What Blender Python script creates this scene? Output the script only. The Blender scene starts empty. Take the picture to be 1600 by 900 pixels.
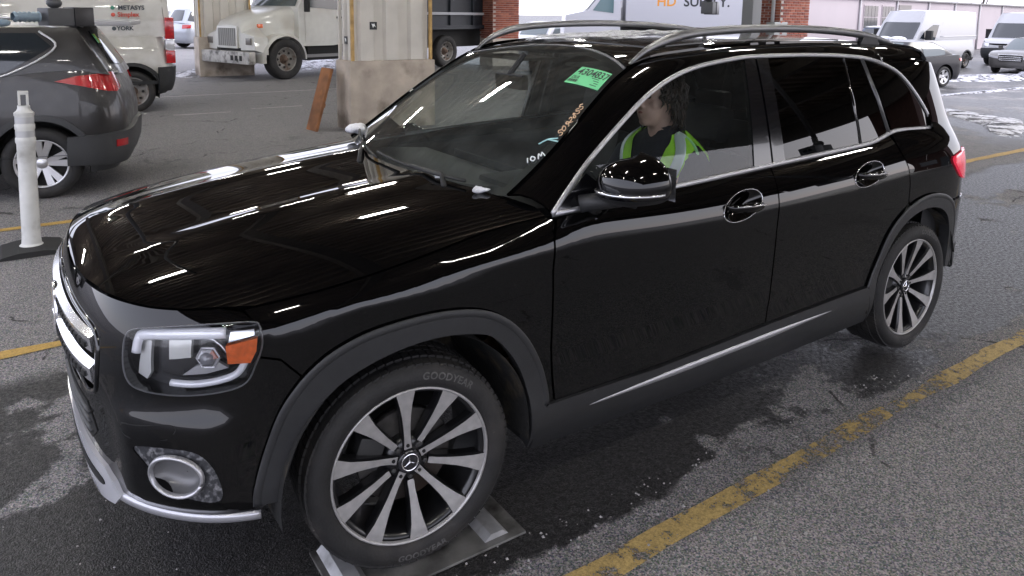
import bpy, bmesh, math, random
import numpy as np
from mathutils import Vector, Matrix
from mathutils.geometry import delaunay_2d_cdt
random.seed(7); RNG = np.random.default_rng(7)
SC = bpy.context.scene
COL = SC.collection
# ------------------------------------------------------------------ camera
def cam_axes(yaw, pitch, roll):
    cy, sy, cp, sp = math.cos(yaw), math.sin(yaw), math.cos(pitch), math.sin(pitch)
    d = Vector((cy*cp, sy*cp, -sp)); r = Vector((sy, -cy, 0)); u = r.cross(d)
    cr, sr = math.cos(roll), math.sin(roll)
    return cr*r + sr*u, -sr*r + cr*u, d
cd = bpy.data.cameras.new('camera'); cam = bpy.data.objects.new('camera', cd); COL.objects.link(cam)
r_, u_, d_ = cam_axes(-2.1656, .1595, .0138)
M = Matrix((r_, u_, -d_)).transposed().to_4x4(); M.translation = (.9359, 2.7691, 1.7127); cam.matrix_world = M
cd.sensor_width = 36; cd.lens = 1163.88*36/1600; cd.shift_y = -242.99/1600; cd.clip_start = .05; cd.clip_end = 2000
SC.camera = cam
# ------------------------------------------------------------------ overcast sky and weak sun
SUN_EL, SUN_AZ = math.radians(32), math.radians(150)      # azimuth measured from +x towards +y
W = bpy.data.worlds.new('World'); SC.world = W; W.use_nodes = True
nt = W.node_tree; nt.nodes.clear()
out = nt.nodes.new('ShaderNodeOutputWorld'); bg = nt.nodes.new('ShaderNodeBackground'); sky = nt.nodes.new('ShaderNodeTexSky')
sky.sky_type = 'NISHITA'; sky.sun_disc = False; sky.sun_elevation = SUN_EL; sky.sun_rotation = math.pi/2 - SUN_AZ
sky.air_density = 1.2; sky.dust_density = 1.5; sky.ozone_density = 1.0
mixw = nt.nodes.new('ShaderNodeMix'); mixw.data_type = 'RGBA'; mixw.inputs['Factor'].default_value = .85
mixw.inputs['B'].default_value = (7.3, 7.35, 8.7, 1)       # the even cloud cover in front of the blue
nt.links.new(sky.outputs[0], mixw.inputs['A']); nt.links.new(mixw.outputs['Result'], bg.inputs['Color'])
bg.inputs['Strength'].default_value = .15; nt.links.new(bg.outputs[0], out.inputs[0])
sl = bpy.data.lights.new('sun', 'SUN'); sl.energy = .9; sl.angle = math.radians(20); sl.color = (1, .96, .9)
so = bpy.data.objects.new('sun', sl); COL.objects.link(so)
so.rotation_euler = Vector((-math.cos(SUN_AZ)*math.cos(SUN_EL), -math.sin(SUN_AZ)*math.cos(SUN_EL), -math.sin(SUN_EL))).to_track_quat('-Z', 'Y').to_euler()
SC.view_settings.view_transform = 'Standard'; SC.view_settings.look = 'None'; SC.view_settings.gamma = 1; SC.view_settings.exposure = 1.3
SC.render.engine = 'CYCLES'
cy = SC.cycles; cy.max_bounces = 7; cy.transparent_max_bounces = 16; cy.diffuse_bounces = 4; cy.glossy_bounces = 4; cy.caustics_reflective = False; cy.caustics_refractive = False
cy.use_denoising = True; cy.sample_clamp_indirect = 6
SC.render.use_motion_blur = False
# ------------------------------------------------------------------ mesh helpers
def link(o, parent=None):
    COL.objects.link(o)
    if parent is not None: o.parent = parent
    return o
def mesh_obj(name, V, F, m, parent=None, smooth=False, normals=None, auto=None):
    me = bpy.data.meshes.new(name); me.from_pydata([tuple(v) for v in V], [], [tuple(f) for f in F]); me.update()
    if m is not None: me.materials.append(m)
    if smooth or normals is not None: me.polygons.foreach_set('use_smooth', [True]*len(me.polygons))
    if normals is not None: me.normals_split_custom_set_from_vertices([tuple(n) for n in normals])
    if auto: me.set_sharp_from_angle(angle=math.radians(auto))
    return link(bpy.data.objects.new(name, me), parent)
def thing(name, label, cat, loc=(0,0,0), rz=0, group=None):
    o = bpy.data.objects.new(name, None); COL.objects.link(o); o.empty_display_size = .2
    o.location = loc; o.rotation_euler = (0, 0, rz); return tag(o, label, cat, group)
def tag(o, label=None, cat=None, group=None, kind=None):
    if label: o['label'] = label
    if cat: o['category'] = cat
    if group: o['group'] = group
    if kind: o['kind'] = kind
    return o
def sub(name, parent, loc=(0,0,0), rot=(0,0,0)):
    o = bpy.data.objects.new(name, None); COL.objects.link(o); o.parent = parent; o.location = loc; o.rotation_euler = rot; o.empty_display_size = .1; return o
def copy_tree(o, parent=None):
    c = o.copy(); COL.objects.link(c); c.parent = parent
    for ch in [x for x in bpy.data.objects if x.parent == o]: copy_tree(ch, c)
    return c
class MB:
    """collects simple solids, then becomes one mesh object"""
    def __init__(s): s.v = []; s.f = []
    def add(s, V, F, T=None):
        k = len(s.v)
        s.v += [tuple(T @ Vector(p)) if T is not None else tuple(p) for p in V]; s.f += [tuple(i+k for i in f) for f in F]; return s
    def box(s, lo, hi, T=None, bev=0):
        bm = bmesh.new(); bmesh.ops.create_cube(bm, size=1)
        for v in bm.verts: v.co = Vector([lo[i] + (v.co[i]+.5)*(hi[i]-lo[i]) for i in range(3)])
        if bev: bmesh.ops.bevel(bm, geom=list(bm.edges), offset=bev, segments=2, profile=.7, affect='EDGES')
        bm.verts.index_update(); s.add([v.co.copy() for v in bm.verts], [[v.index for v in f.verts] for f in bm.faces], T); bm.free(); return s
    def prism(s, poly, a, b, axis=1, T=None):
        """polygon in the two other axes, extruded along axis from a to b"""
        n = len(poly); ii = [i for i in range(3) if i != axis]; V = []
        for c in (a, b):
            for p in poly:
                q = [0, 0, 0]; q[ii[0]], q[ii[1]] = p; q[axis] = c; V.append(q)
        F = [[i, (i+1) % n, n+(i+1) % n, n+i] for i in range(n)] + [list(range(n))[::-1], list(range(n, 2*n))]
        return s.add(V, F, T)
    def lathe(s, prof, axis=1, n=48, T=None, close=True):
        """prof: list of (radius, height along axis)"""
        V = []; m = len(prof); ii = [i for i in range(3) if i != axis]
        for k in range(n):
            a = 2*math.pi*k/n
            for r, h in prof:
                q = [0, 0, 0]; q[ii[0]] = r*math.cos(a); q[ii[1]] = r*math.sin(a); q[axis] = h; V.append(q)
        F = [[k*m+j, ((k+1) % n)*m+j, ((k+1) % n)*m+j+1, k*m+j+1] for k in range(n) for j in range(m-1)]
        return s.add(V, F, T)
    def tube(s, pts, r, n=8, T=None, cap=True):
        P = [Vector(p) for p in pts]; R = r if hasattr(r, '__len__') else [r]*len(P); V = []; F = []; up = None
        for i, p in enumerate(P):
            t = (P[min(i+1, len(P)-1)] - P[max(i-1, 0)]).normalized()
            if up is None: up = t.orthogonal().normalized()
            up = (up - t*up.dot(t)).normalized(); b = t.cross(up)
            for k in range(n):
                a = 2*math.pi*k/n; V.append(p + R[i]*(math.cos(a)*up + math.sin(a)*b))
        for i in range(len(P)-1):
            F += [[i*n+k, i*n+(k+1) % n, (i+1)*n+(k+1) % n, (i+1)*n+k] for k in range(n)]
        if cap: F += [list(range(n))[::-1], list(range((len(P)-1)*n, len(P)*n))]
        return s.add(V, F, T)
    def grid(s, fn, u, v, T=None):
        V = [fn(a, b) for a in u for b in v]; n = len(v)
        return s.add(V, [[i*n+j, (i+1)*n+j, (i+1)*n+j+1, i*n+j+1] for i in range(len(u)-1) for j in range(n-1)], T)
    def sphere(s, c, r, n=12, T=None):
        R = r if hasattr(r, '__len__') else (r, r, r); m = n//2; V = []; F = []
        for i in range(m+1):
            for k in range(n):
                a, b = math.pi*i/m, 2*math.pi*k/n
                V.append((c[0]+R[0]*math.sin(a)*math.cos(b), c[1]+R[1]*math.sin(a)*math.sin(b), c[2]+R[2]*math.cos(a)))
        F = [[i*n+k, (i+1)*n+k, (i+1)*n+(k+1) % n, i*n+(k+1) % n] for i in range(m) for k in range(n)]
        return s.add(V, F, T)
    def build(s, name, m, parent=None, smooth=False, auto=None):
        return mesh_obj(name, s.v, s.f, m, parent, smooth or bool(auto), None, auto)
def box(name, lo, hi, m, parent=None, bev=0, auto=40): return MB().box(lo, hi, None, bev).build(name, m, parent, bool(bev), auto if bev else None)
def cr(pts, n=6, closed=False):
    """Catmull-Rom through 2D or 3D points"""
    p = np.array(pts, float); k = len(p); o = []
    for i in range(k if closed else k-1):
        a, b = p[i], p[(i+1) % k]; z = p[i-1] if (closed or i > 0) else 2*a-b; w = p[(i+2) % k] if (closed or i < k-2) else 2*b-a
        for j in range(n):
            t = j/n; o.append(.5*((2*b*0+2*a) + (b-z)*t + (2*z-5*a+4*b-w)*t*t + (3*a-z-3*b+w)*t**3))
    if not closed: o.append(p[-1])
    return [tuple(q) for q in o]
def inside(P, poly):
    P = np.atleast_2d(P); q = np.array(poly); x, y = P[:, 0], P[:, 1]; r = np.zeros(len(P), bool)
    for i in range(len(q)):
        (x1, y1), (x2, y2) = q[i-1], q[i]
        c = ((y1 > y) != (y2 > y)); 
        with np.errstate(divide='ignore', invalid='ignore'): r ^= c & (x < (x2-x1)*(y-y1)/(y2-y1) + x1)
    return r
def dense(poly, step):
    o = []
    for i in range(len(poly)):
        a = np.array(poly[i]); b = np.array(poly[(i+1) % len(poly)]); n = max(1, int(math.ceil(np.linalg.norm(b-a)/step)))
        o += [tuple(a + (b-a)*j/n) for j in range(n)]
    out = [o[0]]
    for p in o[1:]:
        if math.dist(p, out[-1]) > 1e-4: out.append(p)
    if math.dist(out[0], out[-1]) < 1e-4: out.pop()
    return out
def snorm(S, u, v, flip):
    e = 1e-3; a = S(u+e, v)-S(u-e, v); b = S(u, v+e)-S(u, v-e); n = np.cross(a, b); n /= np.linalg.norm(n, axis=-1, keepdims=True)+1e-12
    return -n if flip else n
def patch(S, poly, res=.05, flip=False, holes=(), off=0, bstep=None, flange=.015, mirror=False, inset_edge=0):
    """trimmed piece of the surface S(u, v): vertices, normals, faces; edges folded inwards by flange"""
    loops = [dense(poly, bstep or res)] + [dense(h, bstep or res) for h in holes]
    B = [p for l in loops for p in l]; E = []; k = 0
    for l in loops: E += [(k+i, k+(i+1) % len(l)) for i in range(len(l))]; k += len(l)
    Ba = np.array(B); lo, hi = Ba.min(0), Ba.max(0)
    gx, gy = np.meshgrid(np.arange(lo[0]+res/2, hi[0], res), np.arange(lo[1]+res/2, hi[1], res)); G = np.stack([gx.ravel(), gy.ravel()], 1)
    ok = inside(G, poly)
    for h in holes: ok &= ~inside(G, h)
    G = G[ok]
    if len(G): G = G[np.array([np.hypot(*(Ba-g).T).min() > .45*res for g in G])]
    pts = [Vector(p) for p in B] + [Vector(g) for g in G]
    vs, es, fs, ov, oe, of = delaunay_2d_cdt(pts, E, [], 0, 1e-6)
    uv = np.array([tuple(p) for p in vs]); fs = np.array([f for f in fs if len(f) == 3]); c = uv[fs].mean(1); k = inside(c, loops[0])
    for h in loops[1:]: k &= ~inside(c, h)
    fs = fs[k]; V = S(uv[:, 0], uv[:, 1]); N = snorm(S, uv[:, 0], uv[:, 1], flip); V = V + N*off
    # orient faces along normals
    fn = np.cross(V[fs[:, 1]]-V[fs[:, 0]], V[fs[:, 2]]-V[fs[:, 0]]); bad = (fn*N[fs[:, 0]]).sum(1) < 0; fs[bad] = fs[bad][:, ::-1]
    F = [tuple(map(int, f)) for f in fs]; V = V.tolist(); N = N.tolist()
    if flange:
        cnt = {}
        for a, b, c_ in F:
            for e in ((a, b), (b, c_), (c_, a)): cnt[e] = 1
        for a, b in list(cnt):
            if (b, a) in cnt: continue
            va, vb, na, nb = (np.array(x) for x in (V[a], V[b], N[a], N[b])); q = [va, vb, vb-nb*flange, va-na*flange]
            n = np.cross(q[3]-q[0], q[1]-q[0]); l = np.linalg.norm(n); n = n/l if l > 1e-12 else na
            i = len(V); V += [list(map(float, x)) for x in q]; N += [n.tolist()]*4; F.append((i+1, i, i+3, i+2))
    V, N = np.array(V), np.array(N)
    if mirror: V = V*[1, -1, 1]; N = N*[1, -1, 1]; F = [f[::-1] for f in F]
    return V, N, F
def panel(name, S, poly, m, parent, both=False, **kw):
    """one mesh; both: the mirrored half joined to it"""
    V, N, F = patch(S, poly, **kw)
    if both:
        k = len(V); V = np.vstack([V, V*[1, -1, 1]]); N = np.vstack([N, N*[1, -1, 1]]); F = F + [tuple(i+k for i in f[::-1]) for f in F]
    return mesh_obj(name, V, F, m, parent, True, N)
def lr(name, S, poly, m, parent, **kw):
    """left panel and its mirrored twin as two objects"""
    a = panel(name, S, poly, m, parent, **kw); b = panel(name, S, poly, m, parent, mirror=True, **kw); return a, b
def strip(name, S, uv, w, h, m, parent, flip=False, off=0, mirror=False, n=6, taper=False):
    """a raised half-round moulding that follows uv over S"""
    uv = np.array(uv, float); P = S(uv[:, 0], uv[:, 1]); N = snorm(S, uv[:, 0], uv[:, 1], flip); P = P + N*off
    T = np.gradient(P, axis=0); T /= np.linalg.norm(T, axis=1, keepdims=True); Bn = np.cross(N, T)
    V = []; F = []; k = len(P); r = n+1
    for i in range(k):
        g = 1.0
        if taper: g = min(1, 3*min(i, k-1-i)/k + .08)
        for j in range(r):
            a = math.pi*j/n; V.append(P[i] + Bn[i]*(w/2*math.cos(a)*g) + N[i]*(h*math.sin(a)*g - .002))
    F = [(i*r+j, (i+1)*r+j, (i+1)*r+j+1, i*r+j+1) for i in range(k-1) for j in range(n)] + [tuple(range(r))[::-1], tuple(range((k-1)*r, k*r))]
    V = np.array(V)
    if mirror: V = V*[1, -1, 1]
    o = mesh_obj(name, V, F, m, parent, True)
    bm = bmesh.new(); bm.from_mesh(o.data); bmesh.ops.recalc_face_normals(bm, faces=bm.faces); bm.to_mesh(o.data); bm.free(); return o
def off_s(S, d, flip=False):
    return lambda u, v: S(np.asarray(u, float), np.asarray(v, float)) + snorm(S, np.asarray(u, float), np.asarray(v, float), flip)*d
_tc = {}
def text_geo(body, size=1.0, bold=0.0, extr=0.0, space=1.0):
    """flat letters as vertices and faces, centred on x"""
    cu = bpy.data.curves.new('t', 'FONT'); cu.body = body; cu.size = size; cu.offset = bold; cu.extrude = extr; cu.align_x = 'CENTER'; cu.align_y = 'CENTER'; cu.resolution_u = 3; cu.space_character = space
    o = bpy.data.objects.new('t', cu); COL.objects.link(o); dg = bpy.context.evaluated_depsgraph_get(); me = o.evaluated_get(dg).to_mesh()
    V = [tuple(v.co) for v in me.vertices]; F = [tuple(p.vertices) for p in me.polygons]; o.evaluated_get(dg).to_mesh_clear()
    bpy.data.objects.remove(o); bpy.data.curves.remove(cu); return V, F
def text_on(name, body, size, fn, m, parent, bold=0.0, space=1.0):
    V, F = text_geo(body, size, bold, 0, space); return mesh_obj(name, [fn(*v[:2]) for v in V], F, m, parent)
# ------------------------------------------------------------------ materials
MATS = {}
def mat(name, col, rough=.5, metal=0, coat=0, var=0, vscale=6, bump=0, bscale=60, spec=.5, rvar=0, emit=None, dirt=None, dscale=3, croughness=.03, alpha=None):
    if name in MATS: return MATS[name]
    m = bpy.data.materials.new(name); m.use_nodes = True; t = m.node_tree; b = t.nodes['Principled BSDF']; L = t.links.new
    b.inputs['Base Color'].default_value = (*col, 1); b.inputs['Roughness'].default_value = rough; b.inputs['Metallic'].default_value = metal
    b.inputs['Specular IOR Level'].default_value = spec
    if name == 'black_paint': b.inputs['Coat IOR'].default_value = 1.5
    if coat: b.inputs['Coat Weight'].default_value = coat; b.inputs['Coat Roughness'].default_value = croughness
    if var or bump or rvar or dirt:
        tc = t.nodes.new('ShaderNodeTexCoord')
        def noise(sc, det=6):
            n = t.nodes.new('ShaderNodeTexNoise'); n.inputs['Scale'].default_value = sc; n.inputs['Detail'].default_value = det; L(tc.outputs['Object'], n.inputs['Vector']); return n
        src = None
        if var:
            n = noise(vscale); mx = t.nodes.new('ShaderNodeMix'); mx.data_type = 'RGBA'
            mx.inputs['A'].default_value = (*[c*(1-var) for c in col], 1); mx.inputs['B'].default_value = (*[min(1, c*(1+var)) for c in col], 1)
            mr = t.nodes.new('ShaderNodeMapRange'); mr.inputs[1].default_value = .3; mr.inputs[2].default_value = .7; L(n.outputs['Fac'], mr.inputs[0]); L(mr.outputs[0], mx.inputs['Factor']); src = mx.outputs['Result']
        if dirt:
            n = noise(dscale, 9); r = t.nodes.new('ShaderNodeMapRange'); r.inputs[1].default_value = .5; r.inputs[2].default_value = .68; L(n.outputs['Fac'], r.inputs[0])
            mx = t.nodes.new('ShaderNodeMix'); mx.data_type = 'RGBA'; mx.inputs['A'].default_value = (*col, 1); mx.inputs['B'].default_value = (*dirt, 1); L(r.outputs[0], mx.inputs['Factor'])
            if src: L(src, mx.inputs['A'])
            src = mx.outputs['Result']
        if src: L(src, b.inputs['Base Color'])
        if rvar:
            n = noise(vscale*1.7); mr = t.nodes.new('ShaderNodeMapRange'); mr.inputs[1].default_value = .3; mr.inputs[2].default_value = .7
            mr.inputs[3].default_value = max(0, rough-rvar); mr.inputs[4].default_value = rough+rvar; L(n.outputs['Fac'], mr.inputs[0]); L(mr.outputs[0], b.inputs['Roughness'])
        if bump:
            n = noise(bscale, 4); bp = t.nodes.new('ShaderNodeBump'); bp.inputs['Strength'].default_value = bump; bp.inputs['Distance'].default_value = .01; L(n.outputs['Fac'], bp.inputs['Height']); L(bp.outputs[0], b.inputs['Normal'])
    if emit: b.inputs['Emission Color'].default_value = (*emit[:3], 1); b.inputs['Emission Strength'].default_value = emit[3]
    MATS[name] = m; return m
def glass(name, tint, ior=1.5, rough=0.0, gain=1.7, film=0.0, fcol=(.5,.55,.53)):
    if name in MATS: return MATS[name]
    m = bpy.data.materials.new(name); m.use_nodes = True; t = m.node_tree; t.nodes.clear(); L = t.links.new
    o = t.nodes.new('ShaderNodeOutputMaterial'); mx = t.nodes.new('ShaderNodeMixShader'); fr = t.nodes.new('ShaderNodeFresnel'); fr.inputs['IOR'].default_value = ior
    tr = t.nodes.new('ShaderNodeBsdfTransparent'); tr.inputs[0].default_value = (*tint, 1); gl = t.nodes.new('ShaderNodeBsdfGlossy'); gl.inputs['Roughness'].default_value = rough
    ad = t.nodes.new('ShaderNodeMath'); ad.operation = 'MULTIPLY'; ad.inputs[1].default_value = gain; ad.use_clamp = True; L(fr.outputs[0], ad.inputs[0])   # both faces of the pane reflect
    L(ad.outputs[0], mx.inputs[0]); 
    if film:   # road dust, its greenish grey also painting in a veil of reflection
        df = t.nodes.new('ShaderNodeBsdfDiffuse'); df.inputs[0].default_value = (*fcol, 1); m2 = t.nodes.new('ShaderNodeMixShader'); tcn = t.nodes.new('ShaderNodeTexCoord'); nz = t.nodes.new('ShaderNodeTexNoise'); nz.inputs['Scale'].default_value = 9; nz.inputs['Detail'].default_value = 8; L(tcn.outputs['Object'], nz.inputs['Vector'])
        mrn = t.nodes.new('ShaderNodeMapRange'); mrn.inputs[1].default_value = .3; mrn.inputs[2].default_value = .7; mrn.inputs[3].default_value = film*.5; mrn.inputs[4].default_value = film*1.5; L(nz.outputs['Fac'], mrn.inputs[0]); L(mrn.outputs[0], m2.inputs[0]); L(tr.outputs[0], m2.inputs[1]); L(df.outputs[0], m2.inputs[2]); L(m2.outputs[0], mx.inputs[1])
    else: L(tr.outputs[0], mx.inputs[1])
    L(gl.outputs[0], mx.inputs[2]); L(mx.outputs[0], o.inputs[0]); MATS[name] = m; return m
PAINT = mat('black_paint', (.0011, .0011, .0013), .4, 0, 1, spec=.0, croughness=.012)
def dusty(m):
    t = m.node_tree; b = t.nodes['Principled BSDF']; L = t.links.new; tc = t.nodes.new('ShaderNodeTexCoord'); sx = t.nodes.new('ShaderNodeSeparateXYZ'); L(tc.outputs['Object'], sx.inputs[0])
    n = t.nodes.new('ShaderNodeTexNoise'); n.inputs['Scale'].default_value = 7; n.inputs['Detail'].default_value = 10; n.inputs['Roughness'].default_value = .7; L(tc.outputs['Object'], n.inputs['Vector'])
    h = t.nodes.new('ShaderNodeMapRange'); h.inputs[1].default_value = .80; h.inputs[2].default_value = .38; h.inputs[3].default_value = .04; h.inputs[4].default_value = 1; L(sx.outputs[2], h.inputs[0])
    r = t.nodes.new('ShaderNodeMapRange'); r.inputs[1].default_value = .42; r.inputs[2].default_value = .75; r.inputs[3].default_value = .05; r.inputs[4].default_value = .55; L(n.outputs['Fac'], r.inputs[0])
    k = t.nodes.new('ShaderNodeMath'); k.operation = 'MULTIPLY'; L(h.outputs[0], k.inputs[0]); L(r.outputs[0], k.inputs[1])
    mx = t.nodes.new('ShaderNodeMix'); mx.data_type = 'RGBA'; mx.inputs['A'].default_value = b.inputs['Base Color'].default_value; mx.inputs['B'].default_value = (.013,.0125,.012,1); L(k.outputs[0], mx.inputs['Factor']); L(mx.outputs['Result'], b.inputs['Base Color'])
    c = t.nodes.new('ShaderNodeMapRange'); c.inputs[3].default_value = .010; c.inputs[4].default_value = .16; L(k.outputs[0], c.inputs[0]); L(c.outputs[0], b.inputs['Coat Roughness'])
dusty(PAINT)
GLOSSBLK = mat('gloss_black_trim', (.004, .004, .005), .12, coat=.6)
PLAST = mat('grey_black_plastic', (.019, .0195, .021), .48, var=.12, vscale=30, bump=.12, bscale=500)
DARK = mat('dark_void', (.006, .006, .006), .9)
CHROME = mat('chrome', (.78, .78, .80), .18, .9)
SATIN = mat('satin_aluminium', (.50, .50, .52), .40, .8)
SATIN2 = mat('machined_alloy', (.43, .42, .415), .36, .5, var=.12, vscale=40)
GUNMETAL = mat('black_wheel_paint', (.008, .008, .009), .3, coat=.3)
TYRE = mat('tyre_rubber', (.011, .0105, .0105), .72, var=.3, vscale=12, bump=.2, bscale=120, dirt=(.026, .023, .021), dscale=6)
TYREL = mat('tyre_letter_rubber', (.075, .072, .07), .8, var=.4, vscale=40)
GLASSW = glass('windscreen_glass', (.88, .95, .92), gain=1.5, film=.045)
GLASSF = glass('front_door_glass', (.90, .94, .92), gain=1.0, film=.012)
GLASSR = glass('privacy_glass', (.035, .037, .04), gain=1.25)
CLEAR = glass('headlight_lens', (.97, .98, .99), gain=.8)
RUBBER = mat('seal_rubber', (.012, .012, .012), .7)
CABIN = mat('cabin_black', (.012, .012, .013), .75, var=.2, vscale=20)
LEATHER = mat('seat_fabric', (.022, .022, .024), .6, var=.2, vscale=15, bump=.1, bscale=80)
HEADLN = mat('headliner_grey', (.10, .10, .095), .9)
def nspl(xs, ys):
    """natural cubic spline through (xs, ys), linear beyond its ends"""
    xs = np.array(xs, float); ys = np.array(ys, float)
    o = np.argsort(xs); xs = xs[o]; ys = ys[o]; n = len(xs); h = np.diff(xs)
    A = np.eye(n); b = np.zeros(n)
    for i in range(1, n - 1):
        A[i, i-1] = h[i-1]; A[i, i] = 2 * (h[i-1] + h[i]); A[i, i+1] = h[i]
        b[i] = 6 * ((ys[i+1] - ys[i]) / h[i] - (ys[i] - ys[i-1]) / h[i-1])
    M = np.linalg.solve(A, b)
    def f(x):
        x = np.asarray(x, float); xc = np.clip(x, xs[0], xs[-1])
        i = np.clip(np.searchsorted(xs, xc) - 1, 0, n - 2)
        a = xs[i+1] - xc; c = xc - xs[i]; hh = h[i]
        y = (M[i]*a**3 + M[i+1]*c**3)/(6*hh) + (ys[i]/hh - M[i]*hh/6)*a + (ys[i+1]/hh - M[i+1]*hh/6)*c
        d0 = (ys[1]-ys[0])/h[0] - h[0]*(2*M[0]+M[1])/6
        d1 = (ys[-1]-ys[-2])/h[-1] + h[-1]*(M[-2]+2*M[-1])/6
        return y + np.where(x < xs[0], (x-xs[0])*d0, 0) + np.where(x > xs[-1], (x-xs[-1])*d1, 0)
    return f
def sstep(a, b, x):
    t = np.clip((np.asarray(x, float) - a) / (b - a), 0, 1); return t*t*t*(t*(6*t-15)+10)
class Ring:
    """a body surface: a plan path, pushed inwards by inset(s, z)"""
    def __init__(self, pts, inset, mirror_front=True):
        p = np.array(pts, float)
        if mirror_front: p = np.vstack([p[1:4][::-1]*[1, -1], p])
        p = np.vstack([p, p[-4:-1][::-1]*[1, -1]])
        k = 3 if mirror_front else 0
        s = np.concatenate([[0], np.cumsum(np.hypot(*np.diff(p, axis=0).T))]); s -= s[k]
        self.fx = nspl(s, p[:, 0]); self.fy = nspl(s, p[:, 1]); self.inset = inset
        self.smax = s[-4]; ss = np.linspace(0, self.smax, 2000); self._ss = ss; self._x = self.fx(ss); self._y = self.fy(ss)
    def n(self, s):
        e = 1e-3; tx = self.fx(s+e)-self.fx(s-e); ty = self.fy(s+e)-self.fy(s-e); l = np.hypot(tx, ty); return ty/l, -tx/l
    def s_of_x(self, x):
        return np.interp(-np.asarray(x, float), -self._x, self._ss)
    def s_of_y_front(self, y):
        m = self._x > -1; return np.interp(y, self._y[m], self._ss[m])
    def __call__(self, s, z):
        s, z = np.broadcast_arrays(np.asarray(s, float), np.asarray(z, float))
        nx, ny = self.n(s); x = self.fx(s); y = self.fy(s); i = self.inset(x, nx, z)
        return np.stack([x - nx*i, y - ny*i, z], -1)
_low = nspl([.16,.2,.25,.32,.40,.5,.6,.7,.8,.9,1.2], [.125,.085,.05,.022,.014,.016,.011,.005,0,0,0])
_zs = nspl([.7,.4,0,-.45,-1,-1.6,-2.4,-2.9,-3.3], [.82,.85,.895,.925,.905,.90,.925,.945,.94])
_front = nspl([.16,.24,.30,.40,.5,.6,.67,.725,.80,.854,.90,.93,.97,1.0], [.11,.05,.036,.025,.02,.012,.003,.0,.008,.022,.04,.056,.095,.14])
_rear = nspl([.16,.2,.35,.5,.7,.9,1.0,1.1,1.2], [.15,.12,.03,0,0,.02,.045,.085,.13])
def low_inset(x, nx, z):
    wf = sstep(.2, .9, nx); wr = sstep(.2, .9, -nx)
    k = 2.0 + 4.5*sstep(-.75, -.15, x)
    d = np.maximum(z - _zs(np.clip(x, -3.3, .7)), 0)
    side = _low(z) + k*d*d
    led = sstep(.20,.52,nx)*(1-sstep(.80,.97,nx))*.038*sstep(.715,.575,z)*sstep(.33,.42,z)   # shelf of the bumper corner
    return wf*_front(z) + wr*_rear(z) + (1-wf-wr)*side - led
BODY_PTS = [(.863,0),(.857,.2),(.838,.38),(.795,.55),(.715,.69),(.595,.80),(.43,.868),(.2,.900),(0,.907),(-.5,.905),(-1,.907),(-1.65,.909),(-2.3,.910),(-2.83,.912),(-3.08,.905),(-3.26,.880),(-3.40,.81),(-3.49,.68),(-3.54,.46),(-3.56,.2),(-3.565,0)]
BODY = Ring(BODY_PTS, low_inset)
def gh_inset(x, nx, z):
    h = z - 1.10; wr = sstep(.15, .95, -nx)
    side = .24*h + .17*h*np.abs(h); rear = .42*h + .3*h*np.abs(h)
    return side*(1-wr) + rear*wr
GH = Ring([(-.10,.74),(-.35,.79),(-.6,.82),(-1,.838),(-1.6,.842),(-2.3,.843),(-2.8,.834),(-3.05,.815),(-3.24,.765),(-3.37,.65),(-3.45,.45),(-3.48,.2),(-3.485,0)], gh_inset, False)
_hc = nspl([-.6,-.4,-.2,0,.3,.5,.65,.74,.80,.84], [1.125,1.108,1.09,1.07,1.03,.997,.968,.943,.918,.895])
_he = nspl([-.6,-.4,0,.3,.45,.6,.75,.85], [1.055,1.04,.985,.945,.928,.91,.895,.88])   # height at the hood's side edge
_hx = [-.6,-.5,-.4,-.25,-.1,.05,.2,.3,.4,.46]
_hy = nspl(_hx+[.6,.7,.78,.85], [float(BODY(float(BODY.s_of_x(x)), float(_he(x)))[1]) for x in _hx]+[.765,.70,.62,.5])
def HOOD(x, y):
    x, y = np.broadcast_arrays(np.asarray(x, float), np.asarray(y, float))
    r = np.abs(y)/_hy(x); c = _hc(x); e = _he(x)
    ridge = .009*np.exp(-((np.abs(y)-.29)/.06)**2)*sstep(.75,.45,x)
    z = c - (c-e)*(.22*r**2 + .78*np.minimum(r,1.6)**5) + ridge
    return np.stack([x, y, z], -1)
def _par(y, c, e, w): return c + (e-c)*(y/w)**2
def WS(y, t):
    y, t = np.broadcast_arrays(np.asarray(y, float), np.asarray(t, float))
    xb = _par(y, -.28, -.445, .69); zb = _par(y, 1.075, 1.09, .69)
    xt = _par(y, -1.22, -1.07, .58); zt = _par(y, 1.565, 1.506, .58)
    b = 4*t*(1-t)*.03*(1-(y/.64)**2)
    return np.stack([xb+(xt-xb)*t + b*.5, y, zb+(zt-zb)*t + b], -1)
_rc = nspl([-.9,-1.2,-1.5,-2,-2.5,-3.0,-3.3,-3.5], [1.49,1.563,1.594,1.612,1.610,1.588,1.552,1.515])
def ROOF(x, y):
    x, y = np.broadcast_arrays(np.asarray(x, float), np.asarray(y, float))
    r = np.abs(y)/.62
    return np.stack([x, y, _rc(x) - .016*r**2 - .008*r**6], -1)

_qs = nspl([.2,.9,.98,1.05,1.1,1.15,1.2,1.3,1.4,1.5,1.6], [0,0,.004,.026,.054,.082,.103,.138,.174,.216,.275])
_qr = nspl([.16,.2,.35,.5,.7,.9,1.0,1.1,1.2,1.3,1.4,1.5,1.6], [.15,.12,.03,0,0,.02,.045,.08,.12,.165,.215,.27,.33])
def q_inset(x, nx, z):
    wr = sstep(.2, .9, -nx)
    return wr*_qr(z) + (1-wr)*(_low(z) + _qs(z))
QUART = Ring(BODY_PTS, q_inset)
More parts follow.
